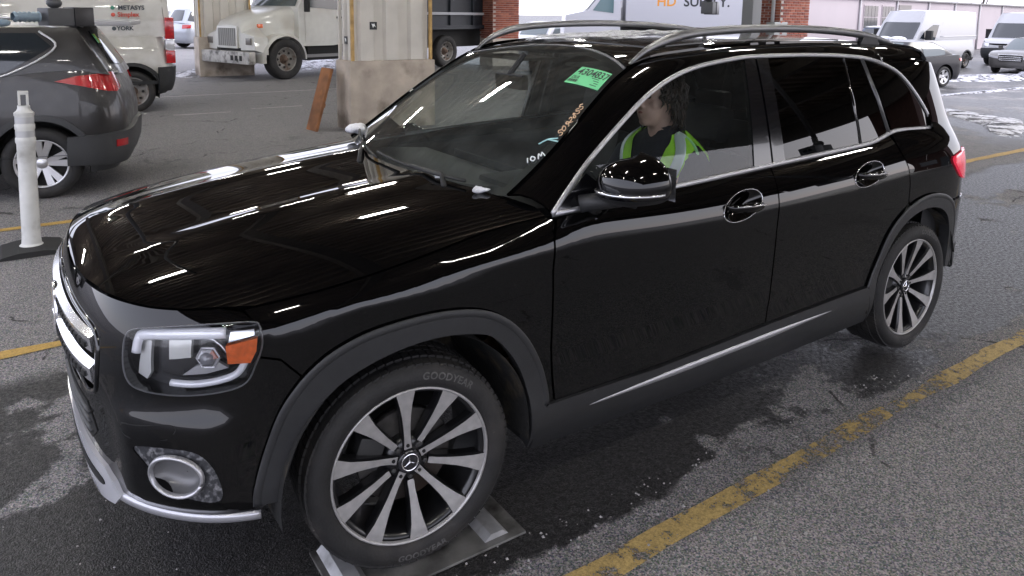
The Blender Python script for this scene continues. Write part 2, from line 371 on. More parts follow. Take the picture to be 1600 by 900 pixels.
# ------------------------------------------------------------------ the black SUV (front axle above the origin, nose towards +x)
CAR = thing('black_suv', 'glossy black suv with roof rails and driver inside, front wheel on metal plate', 'suv', (0, 0, 0))
def bs(pts, S=None): S = S or BODY; return [(float(S.s_of_x(x)), z) for x, z in pts]
def s_at(y, z, lo=0, hi=1.15):
    for _ in range(40):
        m = (lo+hi)/2
        if BODY(m, z)[1] < y: lo = m
        else: hi = m
    return lo
HOOD_EDGE = [(.795,.136),(.784,.303),(.760,.487),(.727,.596),(.664,.666),(.591,.727),(.487,.782)]
HE_Z = [.920,.921,.918,.913,.917,.921,.927]
_e = []
for (x_, y_), z_ in zip(HOOD_EDGE, HE_Z):
    for _ in range(8): q_ = BODY(s_at(y_, z_), z_); z_ = float(HOOD(float(q_[0]), y_)[2])
    _e.append(((float(q_[0])-.003, y_), z_))
HOOD_EDGE = [a for a, b in _e]; HE_Z = [b for a, b in _e]
HL = [(1.022,.896),(.867,.890),(.735,.873),(.687,.864),(.660,.846),(.657,.802),(.670,.738),(.712,.709),(.835,.704),(.951,.713),(1.008,.733),(1.034,.782),(1.052,.834),(1.048,.880)]
FA_OUT = [(.465,.372),(.462,.42),(.427,.538),(.378,.653),(.294,.748),(.19,.799),(.067,.819),(-.085,.819),(-.218,.793),(-.314,.738),(-.392,.654),(-.451,.548),(-.478,.46),(-.485,.405)]
FA_IN = [(.410,.372),(.404,.40),(.383,.46),(.339,.567),(.252,.675),(.114,.735),(-.045,.755),(-.19,.735),(-.27,.697),(-.36,.585),(-.409,.459),(-.425,.36),(-.43,.25)]
RA_OUT = [(-2.40,.43),(-2.416,.455),(-2.468,.552),(-2.548,.693),(-2.672,.783),(-2.836,.824),(-3.00,.812),(-3.13,.755),(-3.20,.65),(-3.225,.52),(-3.20,.40)]
RA_IN = [(-2.455,.25),(-2.46,.43),(-2.50,.535),(-2.58,.655),(-2.69,.735),(-2.836,.768),(-2.98,.752),(-3.08,.70),(-3.14,.61),(-3.16,.51),(-3.14,.40)]
BELT = [(-.545,1.043),(-1.10,1.074),(-1.68,1.098),(-2.30,1.120),(-2.44,1.128),(-2.53,1.142),(-2.62,1.160),(-2.72,1.164),(-3.045,1.150)]
TOPL = [(-.545,1.043),(-.627,1.125),(-.722,1.207),(-.856,1.301),(-1.026,1.405),(-1.178,1.469),(-1.333,1.508),(-1.544,1.533),(-1.711,1.542),(-2.138,1.54),(-2.491,1.521),(-2.676,1.485),(-2.812,1.431),(-2.922,1.337),(-3.015,1.227),(-3.045,1.150)]
belt_z = nspl([p[0] for p in BELT], [p[1] for p in BELT])
fao = bs(cr(FA_OUT, 4)); fai = bs(cr(FA_IN, 4)); rao = bs(cr(RA_OUT, 4)); rai = bs(cr(RA_IN, 4))
belt = lambda a, b, dz=0: [(x, float(belt_z(x))+dz) for x in np.linspace(a, b, 14)]
GRILLE = [(0,.60),(.44,.622),(.505,.645),(.533,.69),(.547,.757),(.532,.812),(.45,.838),(.12,.856),(0,.858)]
VENT = [(.704,.552),(.784,.566),(.873,.559),(.914,.52),(.936,.458),(.936,.417),(.908,.407),(.826,.427),(.773,.463),(.738,.507)]
hlp = cr(HL, 4, True)
# --- front bumper skin, one piece round both corners
top = [(0, HE_Z[0]-.004)] + [(s_at(y, z), z-.003) for (x, y), z in zip(HOOD_EDGE, HE_Z)] + [(1.004,.917),(1.026,.901)]
hlfront = [p for p in cr(HL[:12], 5)]
fas = top + [(s, z) for s, z in hlfront][1:] + [(1.040,.800),(1.096,.783),(1.146,.727)] + [p for p in fao if p[0] < 1.14][::-1] \
    + [(1.0,.335),(.891,.333),(.75,.331),(.598,.331),(.528,.30),(.382,.27),(.186,.262),(0,.262)] + cr(GRILLE, 3)
bump = panel('front_bumper', BODY, fas, PAINT, CAR, both=True, res=.04, bstep=.02, flange=.02, holes=[cr(VENT, 4, True)])
# grille
gr = panel('grille', off_s(BODY, -.045), cr(GRILLE, 3), DARK, CAR, both=True, res=.06, flange=0)
fr = [(.002,.60)] + cr(GRILLE[1:-1], 4) + [(.002,.858)]
for mrr in (False, True): strip('grille_frame', BODY, fr, .018, .008, GLOSSBLK, gr, mirror=mrr)
for z in (.790, .705):
    mb = MB()
    for mrr in (1, -1):
        ss = np.linspace(0, .525, 22); P = off_s(BODY, -.012)(ss, np.full(22, z)); N = snorm(BODY, ss, np.full(22, z), False)
        V = []; 
        for i in range(22):
            for a, b in ((-.034,.0),(-.022,.020),(.020,.024),(.034,.004),(.0,-.02)):
                q = P[i] + N[i]*b + np.array([0,0,a]); V.append((q[0], q[1]*mrr, q[2]))
        F = [[i*5+j, (i+1)*5+j, (i+1)*5+(j+1) % 5, i*5+(j+1) % 5] for i in range(21) for j in range(5)] + [[21*5+j for j in range(5)]]
        mb.add(V, F if mrr == 1 else [f[::-1] for f in F])
    lv = mb.build('louvre', CHROME, gr, auto=35)
    slot = MB()
    for k in range(12):
        for mrr in (1, -1):
            s0 = .085 + .036*k; q = off_s(BODY, .0085)(s0, z); nn = snorm(BODY, np.array(s0), np.array(z), False); a = math.atan2(nn[1], nn[0])
            slot.box((-.006,-.013,-.008), (.006,.013,.008), Matrix.Translation((q[0], q[1]*mrr, z-.006)) @ Matrix.Rotation(a*mrr, 4, 'Z'), .003)
    tag(slot.build('louvre_slots', DARK, gr), kind='stuff')
def star(r, th, w=.13):
    """three pointed star in the local yz plane, facing +x"""
    V = []; F = []
    for k in range(3):
        a = math.pi/2 + 2*math.pi*k/3; b = len(V)
        e = lambda ang, rr, x=0: (x, rr*math.cos(ang), rr*math.sin(ang))
        V += [e(a, r), e(a-math.pi/3, r*w), (0, 0, 0), e(a+math.pi/3, r*w), (th, 0, 0), e(a, r*.97, th*.2)]
        F += [[b, b+1, b+4], [b, b+4, b+3]]
    return V, F
def ring_prof(r, t): return [(r+t*math.cos(a), t*math.sin(a)) for a in np.linspace(0, 2*math.pi, 9)]
mb = MB(); mb.add(*star(.078, .012)); mb.lathe(ring_prof(.084, .009), 0, 40)
em = mb.build('star_emblem', CHROME, gr, auto=30); em.location = (.868, 0, .73)
# lower intake with bars, chrome skid plate and lip
it = panel('lower_intake', BODY, [(0,.455),(.40,.455),(.46,.50),(.40,.572),(0,.572)], DARK, CAR, both=True, off=.0025, res=.06, flange=.004)
for z in (.485,.515,.545):
    for mrr in (False, True): strip('intake_bar', BODY, [(s, z) for s in np.linspace(.002,.42,14)], .010, .010, PLAST, it, off=.002, mirror=mrr)
sk = panel('skid_plate', BODY, [(0,.255),(.20,.258),(.40,.268),(.535,.30),(.585,.345),(.56,.385),(.51,.412),(.38,.424),(0,.425)], mat('bright_skid', (.75,.75,.79), .2, .45), CAR, both=True, off=.012, res=.04, bstep=.02, flange=.02)
panel('skid_slot', BODY, cr([(0,.318),(.25,.322),(.45,.335),(.49,.352),(.45,.366),(.25,.362),(0,.362)], 3), DARK, sk, both=True, off=.0145, res=.05, flange=.003)
for mrr in (False, True): strip('bumper_lip', BODY, [(s, .335) for s in np.linspace(.56, 1.03, 24)], .030, .010, mat('lip_satin', (.48,.48,.51), .3, .6), CAR, mirror=mrr, off=.003)
# side vents in the bumper
VEL = [(.825+.066*math.cos(a)+.02*math.sin(a), .487+.054*math.sin(a)-.02*math.cos(a)) for a in np.linspace(0, 2*math.pi, 33)[:-1]]
for mrr in (False, True):
    v = panel('bumper_vent', BODY, cr(VENT, 4, True), mat('speckled_vent_plastic', (.035,.036,.04), .45, var=.5, vscale=90, dirt=(.22,.22,.23), dscale=70), CAR, off=-.004, res=.03, flange=.03, mirror=mrr, bstep=.015, holes=[VEL])
    el = VEL + [VEL[0]]; _ = [(.825+.066*math.cos(a)+.02*math.sin(a), .487+.054*math.sin(a)-.02*math.cos(a)) for a in np.linspace(0, 2*math.pi, 33)]
    strip('vent_ring', BODY, el, .012, .012, SATIN, v, mirror=mrr, off=.004)
    es = np.array(el); mid = np.array([.835, .475]); rings = []
    for sc_, o in ((.97,.002),(.85,-.018),(.70,-.03),(.35,-.036),(.02,-.037)): rings.append(off_s(BODY, o)(mid[0]+(es[:,0]-mid[0])*sc_, mid[1]+(es[:,1]-mid[1])*sc_))
    V = np.vstack(rings); 
    if mrr: V = V*[1,-1,1]
    n = 33; mesh_obj('vent_cup', V, [(r*n+i, r*n+i+1, (r+1)*n+i+1, (r+1)*n+i) for r in range(4) for i in range(n-1)], mat('vent_grey', (.16,.16,.165), .38, .3), v, True)
    # small tow-eye cover outline
    tc_ = cr([(.665,.612),(.72,.618),(.80,.630),(.832,.624),(.815,.596),(.78,.586),(.71,.577),(.672,.585)], 3, True)
    strip('tow_cover_seam', BODY, tc_+[tc_[0]], .0035, .0012, DARK, bump, mirror=mrr, n=3)
# --- hood
he = HOOD_EDGE; side = [(x, float(_hy(x))-.002) for x in np.linspace(.44, -.50, 24)]
half = [(HOOD_EDGE[0][0]+.002, 0)] + he + side + [(-.50,.79),(-.455,.69),(-.385,.50),(-.33,.25),(-.315,0)]
hp = half + [(x, -y) for x, y in half[::-1][1:-1]]
hood = panel('hood', HOOD, hp, PAINT, CAR, res=.05, bstep=.025, flange=.018)
# --- front fenders
hedge_b = [(x, float(_he(x))-.003) for x in np.linspace(-.50, .455, 22)]
fen = bs(hedge_b) + [(1.008,.921),(1.030,.900),(1.052,.884),(1.057,.834),(1.042,.806),(1.098,.789),(1.150,.731)] + [p for p in fao if p[0] > 1.155] + bs([(-.520,.402),(-.500,.60),(-.492,.88),(-.503,.98),(-.52,1.035)])
fend = lr('fender', BODY, fen, PAINT, CAR, res=.05, bstep=.025)
# --- doors
fd = bs([(-.537,1.034)] + belt(-.58, -1.675, -.004) + [(-1.676,1.05),(-1.668,.99),(-1.658,.90),(-1.652,.83),(-1.658,.53),(-1.640,.425),(-1.1,.405),(-.530,.400),(-.508,.60),(-.500,.88),(-.511,.98)])
rd = bs([(-1.684,1.094)] + belt(-1.72, -2.60, -.004) + [(-2.628,1.06),(-2.655,.995),(-2.674,.90),(-2.674,.81)]) + [p for p in rao if p[0] < float(BODY.s_of_x(-2.66))][::-1] + bs([(-2.40,.445),(-2.0,.436),(-1.648,.425),(-1.666,.53),(-1.660,.83),(-1.666,.90),(-1.676,.99)])
HND = ((-1.447,.966,.120,.054), (-2.335,.996,.118,.050))
def h_ell(k, sc=1.0, n=40): xc, zc, rx, rz_ = HND[k]; return [(float(BODY.s_of_x(xc+sc*rx*math.cos(a))), zc-.02*sc*math.cos(a)+sc*rz_*math.sin(a)) for a in np.linspace(0, 2*math.pi, n+1)[:-1]]
doors = lr('front_door', BODY, fd, PAINT, CAR, res=.05, bstep=.03, flange=.02, holes=[h_ell(0)]) + lr('rear_door', BODY, rd, PAINT, CAR, res=.05, bstep=.03, flange=.02, holes=[h_ell(1)])
# --- quarter panel with the rear pillar, tailgate, rear bumper
sR = BODY.smax; qx = lambda pts: bs(pts, QUART)
TOPR = [(-2.70,1.497),(-2.85,1.500),(-3.0,1.498),(-3.15,1.488)]
ssr = np.linspace(QUART.s_of_x(-3.2), sR, 400); s_t1 = float(ssr[np.argmin(abs(QUART.fy(ssr)-.70))]); s_t2 = float(ssr[np.argmin(abs(QUART.fy(ssr)-.62))])
q = qx([(-2.682,.83),(-2.682,.90),(-2.664,.995),(-2.637,1.06),(-2.618,1.157)] + belt(-2.66,-3.03,-.004) + TOPL[-2:-6:-1] + [(-2.676,1.49)] + TOPR) + [(s_t1,1.45),(s_t1,1.2),(s_t1,1.02),(s_t1,.78)] + [p for p in rao if p[0] > float(BODY.s_of_x(-2.69)) and p[0] < float(BODY.s_of_x(-3.12))][::-1]
quart = lr('quarter_panel', QUART, q, PAINT, CAR, res=.05, bstep=.03)
rb = [(s_t2,.78)] + [p for p in rao if p[0] > float(BODY.s_of_x(-3.14))] + bs([(-3.27,.38)]) + [(sR,.33),(sR,.77)]
rb = [(float(BODY.s_of_x(-3.135)),.765)] + rb[1:] 
panel('rear_bumper', QUART, rb, PAINT, CAR, both=True, res=.06, off=.006)
panel('rear_bumper_cladding', QUART, [(float(BODY.s_of_x(-3.235)),.50),(float(BODY.s_of_x(-3.26)),.40),(float(BODY.s_of_x(-3.36)),.34),(sR,.31),(sR,.50)], PLAST, CAR, both=True, res=.06, off=.014)
panel('tailgate', QUART, [(s_t1+.006,.78),(s_t1+.006,1.47),(sR,1.47),(sR,.78)], PAINT, CAR, both=True, res=.06)
panel('rear_window', QUART, [(s_t1+.08,1.10),(s_t1+.14,1.43),(sR,1.44),(sR,1.08)], GLASSR, CAR, both=True, res=.08, off=.004, flange=0)
RED = mat('tail_light_red', (.55,.01,.03), .12, coat=1, emit=(.9,.05,.1,.25))
tlp = cr([(4.60,.99),(4.70,1.015),(4.86,1.02),(5.0,1.0),(5.05,.93),(4.93,.875),(4.78,.865),(4.685,.905)], 3, True)
for mrr in (False, True):
    panel('tail_light', QUART, tlp, RED, CAR, res=.04, off=.012, mirror=mrr, flange=.02)
sp = MB()
pts = [(-3.14, .60), (-3.30, .59), (-3.345, .45), (-3.36, 0), (-3.345, -.45), (-3.30, -.59), (-3.14, -.60)]
V = [(x, y, 1.545 - .12*(abs(y)/.8)**2 - (-.0 if x > -3.2 else .008)) for x, y in pts] + [(x, y, 1.505 - .12*(abs(y)/.8)**2) for x, y in pts]
n = len(pts); sp.add(V, [list(range(n))[::-1], list(range(n, 2*n))] + [[i, (i+1) % n, n+(i+1) % n, n+i] for i in range(n)])
sp.build('rear_spoiler', PAINT, CAR, auto=50)
# --- roof with its side frames (windscreen pillar to tail) and rails
ye = lambda t: .70 + .10*t*(1-t) - .10*t
rf = [(-1.225+.155*(y/.58)**2-.006, y) for y in np.linspace(.605, -.605, 25)]
rf = rf + [(x, -.605) for x in np.linspace(-1.4, -3.12, 14)] + [(-3.15, -.4), (-3.16, 0), (-3.15, .4)] + [(x, .605) for x in np.linspace(-3.12, -1.4, 14)]
roof = panel('roof', ROOF, rf, PAINT, CAR, res=.07)
panel('roof_glass', ROOF, cr([(-1.34,.44),(-1.34,-.44),(-1.42,-.46),(-2.55,-.46),(-2.62,-.40),(-2.62,.40),(-2.55,.46),(-1.42,.46)], 4, True), GLOSSBLK, roof, res=.08, off=.003, flange=.003)
tl = [0, .17, .34, .58, .88]
A = [GH(float(GH.s_of_x(x)), z) for x, z in TOPL[:12]] + [QUART(float(QUART.s_of_x(x)), z) for x, z in TOPR]
Bp = [WS(ye(t), t) for t in tl] + [ROOF(x, .605) for x in (-1.15,-1.333,-1.544,-1.711,-2.138,-2.491,-2.66,-2.70,-2.85,-3.0,-3.12)]
A = np.array(A); Bp = np.array(Bp); L_ = np.arange(len(A)).astype(float)
fa = [nspl(L_, A[:, i]) for i in range(3)]; fb = [nspl(L_, Bp[:, i]) for i in range(3)]
def CANT(u, v):
    u, v = np.broadcast_arrays(np.asarray(u, float), np.asarray(v, float))
    a = np.stack([f(u) for f in fa], -1); b = np.stack([f(u) for f in fb], -1); d = b-a; nrm = np.stack([0*u, d[..., 2], -d[..., 1]], -1); nrm /= np.linalg.norm(nrm, axis=-1, keepdims=True)+1e-9
    ln = np.linalg.norm(d, axis=-1)
    return a + d*v[..., None] + nrm*(4*v*(1-v)*ln*.15)[..., None]
for mrr in (False, True):
    panel('roof_side_frame', CANT, [(0,.0),(15,.0),(15,1),(0,1)], PAINT, CAR, res=.25, bstep=.25, flip=True, flange=.01, mirror=mrr)
RAIL = [(-1.085,.583,1.506),(-1.17,.592,1.568),(-1.29,.600,1.613),(-1.43,.605,1.638),(-1.70,.607,1.654),(-2.0,.607,1.658),(-2.35,.602,1.649),(-2.70,.595,1.623),(-2.95,.588,1.580),(-3.09,.578,1.538)]
rl = np.array(cr(RAIL, 5))
for s in (1, -1):
    mb = MB(); V = []; m_ = len(rl)
    for i in range(m_):
        t = rl[min(i+1, m_-1)] - rl[max(i-1, 0)]; t /= np.linalg.norm(t); b = np.cross(t, [0, 1, 0]); b /= np.linalg.norm(b); b = b if b[2] > 0 else -b
        w = .026*min(1, .25+3*min(i, m_-1-i)/m_); h = .019*min(1, .3+3*min(i, m_-1-i)/m_)
        for a in np.linspace(0, 2*math.pi, 11)[:-1]:
            q_ = rl[i] + np.array([0, 1, 0])*w*math.cos(a) + b*h*math.sin(a); V.append((q_[0], q_[1]*s, q_[2]))
    F = [[i*10+k, i*10+(k+1) % 10, (i+1)*10+(k+1) % 10, (i+1)*10+k] for i in range(m_-1) for k in range(10)]
    mb.add(V, F); r_o = mb.build('roof_rail', mat('rail_satin_grey', (.26,.26,.27), .38, .8), CAR, smooth=True)
    for x0, x1 in ((-2.66,-2.78), (-2.98,-3.07)):
        zt = np.interp(-(x0+x1)/2, -rl[:, 0], rl[:, 2]); zb = float(ROOF((x0+x1)/2, .6)[2])
        MB().prism([(x0+.03, zb-.01), (x1-.03, zb-.01), (x1, zt-.008), (x0, zt-.008)], s*.588, s*.616).build('rail_foot', PLAST, r_o)
# --- windscreen
wsp = [(ye(t), t) for t in np.linspace(0, 1, 14)]; wsp = wsp + [(y, 1.0) for y in np.linspace(.5, -.5, 11)] + [(-a, b) for a, b in wsp[::-1]] + [(y, 0) for y in np.linspace(-.6, .6, 13)]
wind = panel('windscreen', WS, wsp, GLASSW, CAR, res=.08, flip=False, flange=0)
band = [(ye(t)-.0, t) for t in np.linspace(0, 1, 14)] + [(y, 1.0) for y in np.linspace(.5, 0, 6)] + [(0,.955),(.3,.955),(.5,.95),(ye(.94)-.05,.93)] + [(ye(t)-.045, t) for t in np.linspace(.9,.06, 10)] + [(.55,.045),(.3,.03),(0,.03),(0,0)] + [(y, 0) for y in np.linspace(.1,.65, 6)]
panel('windscreen_border', off_s(WS, -.003), band, mat('black_frit', (.004,.004,.005), .3), wind, both=True, res=.06, flip=False, flange=0)
seal = [(y, 1.0) for y in np.linspace(-.60, .60, 25)]
strip('windscreen_top_seal', WS, seal, .012, .003, mat('grey_seal', (.12,.12,.125), .5), wind, off=.003)
cw = [(-.30,0),(-.30,.3),(-.36,.5),(-.42,.66),(-.455,.72),(-.52,.76),(-.50,.70),(-.41,.5),(-.345,.25),(-.33,0)]
def COWL(x, y):
    x, y = np.broadcast_arrays(np.asarray(x, float), np.asarray(y, float)); return np.stack([x, y, 1.066-.02*(y/.7)**2+0*x], -1)
panel('cowl', COWL, [(-.22,0),(-.22,.4),(-.30,.7),(-.48,.76),(-.52,.70),(-.50,.5),(-.45,0)], PLAST, CAR, both=True, res=.08, flange=.05)
def wiper(y0, y1, t0, t1, s):
    a = WS(y0, t0); b = WS(y1, t1); p = [WS(y0+(y1-y0)*k/10, t0+(t1-t0)*k/10) + np.array([.012, 0, .016]) for k in range(11)]
    mb = MB(); mb.tube(p, .006, 6); mb.tube([(a[0]+.07, y0-.05*s, a[2]-.01), (a[0]+.04, (y0*1.0+p[4][1])/2, a[2]+.02), tuple(p[5]+np.array([.004, 0, .006]))], [.012,.009,.006], 6); mb.build('wiper', RUBBER, CAR, True)
wiper(.52, -.10, .035, .06, 1); wiper(-.05, -.62, .035, .09, 1)
# --- side glass and pillars on the greenhouse surface
gp = lambda pts: bs(pts, GH)
topz = nspl([p[0] for p in TOPL[4:11]], [p[1] for p in TOPL[4:11]])
fw = gp(belt(-.56,-1.568,.006) + [(-1.633,1.528)] + [(x, z-.006) for x, z in cr(TOPL[1:8], 3)[::-1] if x > -1.63])
rw = gp(belt(-1.77,-2.331,.006) + [(-2.338,1.524)] + [(x, float(topz(x))-.006) for x in np.linspace(-2.3,-1.785,8)])
sq = gp(belt(-2.356,-2.575,.006) + [(-2.478,1.512),(-2.362,1.522)])
qw = gp(belt(-2.63,-3.03,.006) + [(x, z) for x, z in cr(TOPL[10:], 4)[::-1]][1:] + [(-2.522,1.510)])
bp = gp([(-1.568,1.10),(-1.68,1.102),(-1.70,1.538),(-1.633,1.532)]); bp2 = gp([(-1.692,1.103),(-1.77,1.106),(-1.785,1.533),(-1.712,1.538)])
for mrr in (False, True):
    kw = dict(flip=False, mirror=mrr, flange=0, res=.07)
    panel('front_door_window', GH, fw, GLASSF, CAR, **kw); panel('rear_door_window', GH, rw, GLASSR, CAR, **kw)
    panel('rear_door_vent_window', GH, sq, GLASSR, CAR, **kw); panel('rear_quarter_window', GH, qw, GLASSR, CAR, **kw)
    kw = dict(flip=False, mirror=mrr, flange=.02, res=.07)
    panel('door_pillar', GH, bp, GLOSSBLK, CAR, off=.004, **kw); panel('door_pillar', GH, bp2, GLOSSBLK, CAR, off=.004, **kw)
    strip('window_divider', GH, gp([(-2.331-.008,1.13),(-2.345,1.32),(-2.346,1.52)]), .022, .006, GLOSSBLK, CAR, mirror=mrr)
    strip('pillar_trim', GH, gp([(-2.60,1.155),(-2.555,1.33),(-2.50,1.515)]), .026, .008, mat('grey_trim', (.10,.10,.105), .3, .5), CAR, mirror=mrr)
    strip('belt_moulding', GH, gp(cr(BELT, 8)), .022, .008, SATIN, CAR, mirror=mrr)
    strip('window_moulding', GH, gp(cr(TOPL, 8)), .019, .008, SATIN, CAR, mirror=mrr, off=.004)
    strip('window_seal', GH, gp([(-1.600,1.103),(-1.655,1.53)]), .008, .004, RUBBER, CAR, mirror=mrr)
    panel('mirror_sail', GH, gp([(-.556,1.050),(-.80,1.062),(-.80,1.085),(-.70,1.165)]), GLOSSBLK, CAR, off=.002, **kw)
# --- cladding
for mrr in (False, True):
    kw = dict(mirror=mrr, res=.05, off=.012)
    panel('wheel_arch_trim', BODY, fao + fai[::-1], PLAST, CAR, bstep=.03, flange=.05, **kw)
    panel('wheel_arch_trim', BODY, rao + rai[::-1], PLAST, CAR, bstep=.03, flange=.05, **kw)
    strip('arch_bevel', BODY, fao, .026, .005, PLAST, CAR, off=.011, mirror=mrr); strip('arch_bevel', BODY, rao, .026, .005, PLAST, CAR, off=.011, mirror=mrr)
    sl_ = panel('sill_cladding', BODY, bs([(-.492,.402),(-1.0,.396),(-1.65,.420),(-2.40,.436),(-2.45,.245),(-1.9,.222),(-1.3,.215),(-.8,.222),(-.45,.238),(-.435,.36)]), PLAST, CAR, flange=.04, bstep=.04, **kw)
    strip('sill_chrome', BODY, bs([(x, .344+.041*(x+.6)/-1.6) for x in np.linspace(-.60,-2.19,40)]), .028, .007, SATIN, sl_, off=.012, mirror=mrr, taper=True)
    strip('sill_seam', BODY, bs([(-.53,.40),(-.538,.24)]), .005, .001, DARK, sl_, off=.0135, mirror=mrr, n=3)
    # fuel flap outline sits on this side only of the real car; doors carry handles
for mrr in (False, True):
    s = -1 if mrr else 1
    for hk, (d_o, xc, zc, rx, rzv) in enumerate(((doors[0 + mrr], -1.447, .966, .120, .054), (doors[2 + mrr], -2.335, .996, .118, .050))):
        ell = [(float(BODY.s_of_x(xc+rx*math.cos(a))), zc-.02*rx*math.cos(a)/rx+rzv*math.sin(a)) for a in np.linspace(0, 2*math.pi, 41)]
        rings = []
        for sc_ in (1.0,.92,.8,.65,.45,.25,.02): e_ = np.array(h_ell(hk, sc_)); rings.append(off_s(BODY, -.034*(1-sc_**2.5))(e_[:,0], e_[:,1]))
        V = np.vstack(rings)*[1,s,1]; n_ = 40; mesh_obj('door_handle_cup', V, [(r*n_+i, r*n_+(i+1) % n_, (r+1)*n_+(i+1) % n_, (r+1)*n_+i)[::s] for r in range(6) for i in range(n_)], PAINT, d_o, True)
        strip('handle_rim', BODY, ell, .0035, .003, CHROME, d_o, off=.002, mirror=mrr)
        V = []; F = []; k = 18
        for i in range(k):
            u = i/(k-1); x = xc+.100-.20*u; z = zc+.006-.012*u; dep = .034*math.sin(math.pi*min(max(u, 0), 1))**.4+.004
            y = float(BODY(float(BODY.s_of_x(x)), z)[1]); hh = .020*(.6+.4*math.sin(math.pi*u))
            for a in np.linspace(0, 2*math.pi, 11)[:-1]: V.append((x, s*(y+dep+.011*math.cos(a)), z+hh*math.sin(a)))
        F = [[i*10+j, i*10+(j+1) % 10, (i+1)*10+(j+1) % 10, (i+1)*10+j] for i in range(k-1) for j in range(10)] + [list(range(10))[::-1], list(range(10*(k-1), 10*k))]
        mesh_obj('door_handle', V, F, PAINT, d_o, True)
        strip('handle_chrome', BODY, [(float(BODY.s_of_x(xc+.09-.18*u)), zc+.002-.01*u) for u in np.linspace(0, 1, 14)], .007, .004, CHROME, d_o, off=.046, mirror=mrr, taper=True)
ff = cr([(-2.845,1.03),(-2.83,.99),(-2.855,.935),(-2.88,.917),(-3.0,.915),(-3.05,.935),(-3.06,.98),(-3.045,1.025),(-3.0,1.045),(-2.88,1.045)], 3, True)
strip('fuel_flap_seam', QUART, qx(ff+[ff[0]]), .004, .0012, mat('seam_dust', (.12,.115,.11), .8), quart[0], n=3)
# mirrors
def mirror_body(s):
    root = sub('door_mirror', CAR)
    def shell(za, zb, k=1.0, nv=12):
        mb = MB(); V = []; nu = 40
        for j in range(nv+1):
            z = za+(zb-za)*j/nv; w = max(0, 1-abs(z/ (.108 if z > 0 else .068))**2.4)**.5*k
            for i in range(nu):
                a = 2*math.pi*i/nu; cx, cyy = math.cos(a), math.sin(a); ff_ = lambda t_, e: math.copysign(abs(t_)**e, t_)
                V.append((-.785 + (.135 if cx > 0 else .070)*ff_(cx, .92)*w, s*(.985+.136*ff_(cyy, .85)*w), 1.142+z + .012*cyy))
        F = [[j*nu+i, j*nu+(i+1) % nu, (j+1)*nu+(i+1) % nu, (j+1)*nu+i] for j in range(nv) for i in range(nu)] + [list(range(nu))[::-1], list(range(nv*nu, (nv+1)*nu))]
        if s < 0: F = [f[::-1] for f in F]
        mb.add(V, F); return mb
    shell(.0,.1079).build('mirror_cap', PAINT, root, auto=50)
    shell(-.030, .0, .985, 4).build('mirror_band', GLOSSBLK, root, auto=50); shell(-.0679, -.030, 1.0, 6).build('mirror_underside', PLAST, root, auto=50)
    mb = MB(); p = [(-.785+.135*math.cos(a)**.92, s*(.985+.1355*math.copysign(abs(math.sin(a))**.85, math.sin(a))), 1.130+.012*math.sin(a)) for a in np.linspace(-1.25, 1.5, 24)]
    mb.tube(p, .0055, 6); mb.build('mirror_indicator', CHROME, root, True)
    mb = MB(); mb.tube([(-.66, s*.835, 1.062), (-.70, s*.87, 1.075), (-.76, s*.93, 1.092)], [.035,.03,.03], 10); mb.build('mirror_arm', PLAST, root, True)
    g = MB(); g.grid(lambda a, b: (-.858-.002*a*a, s*(.985+.10*a), 1.155+.055*b), np.linspace(-1, 1, 5), np.linspace(-1, 1, 5)); g.build('mirror_glass', CHROME, root, True)
mirror_body(1); mirror_body(-1); [o for o in bpy.data.objects if o.name.startswith('door_mirror')][-1].location = (-.15,0,-.17)
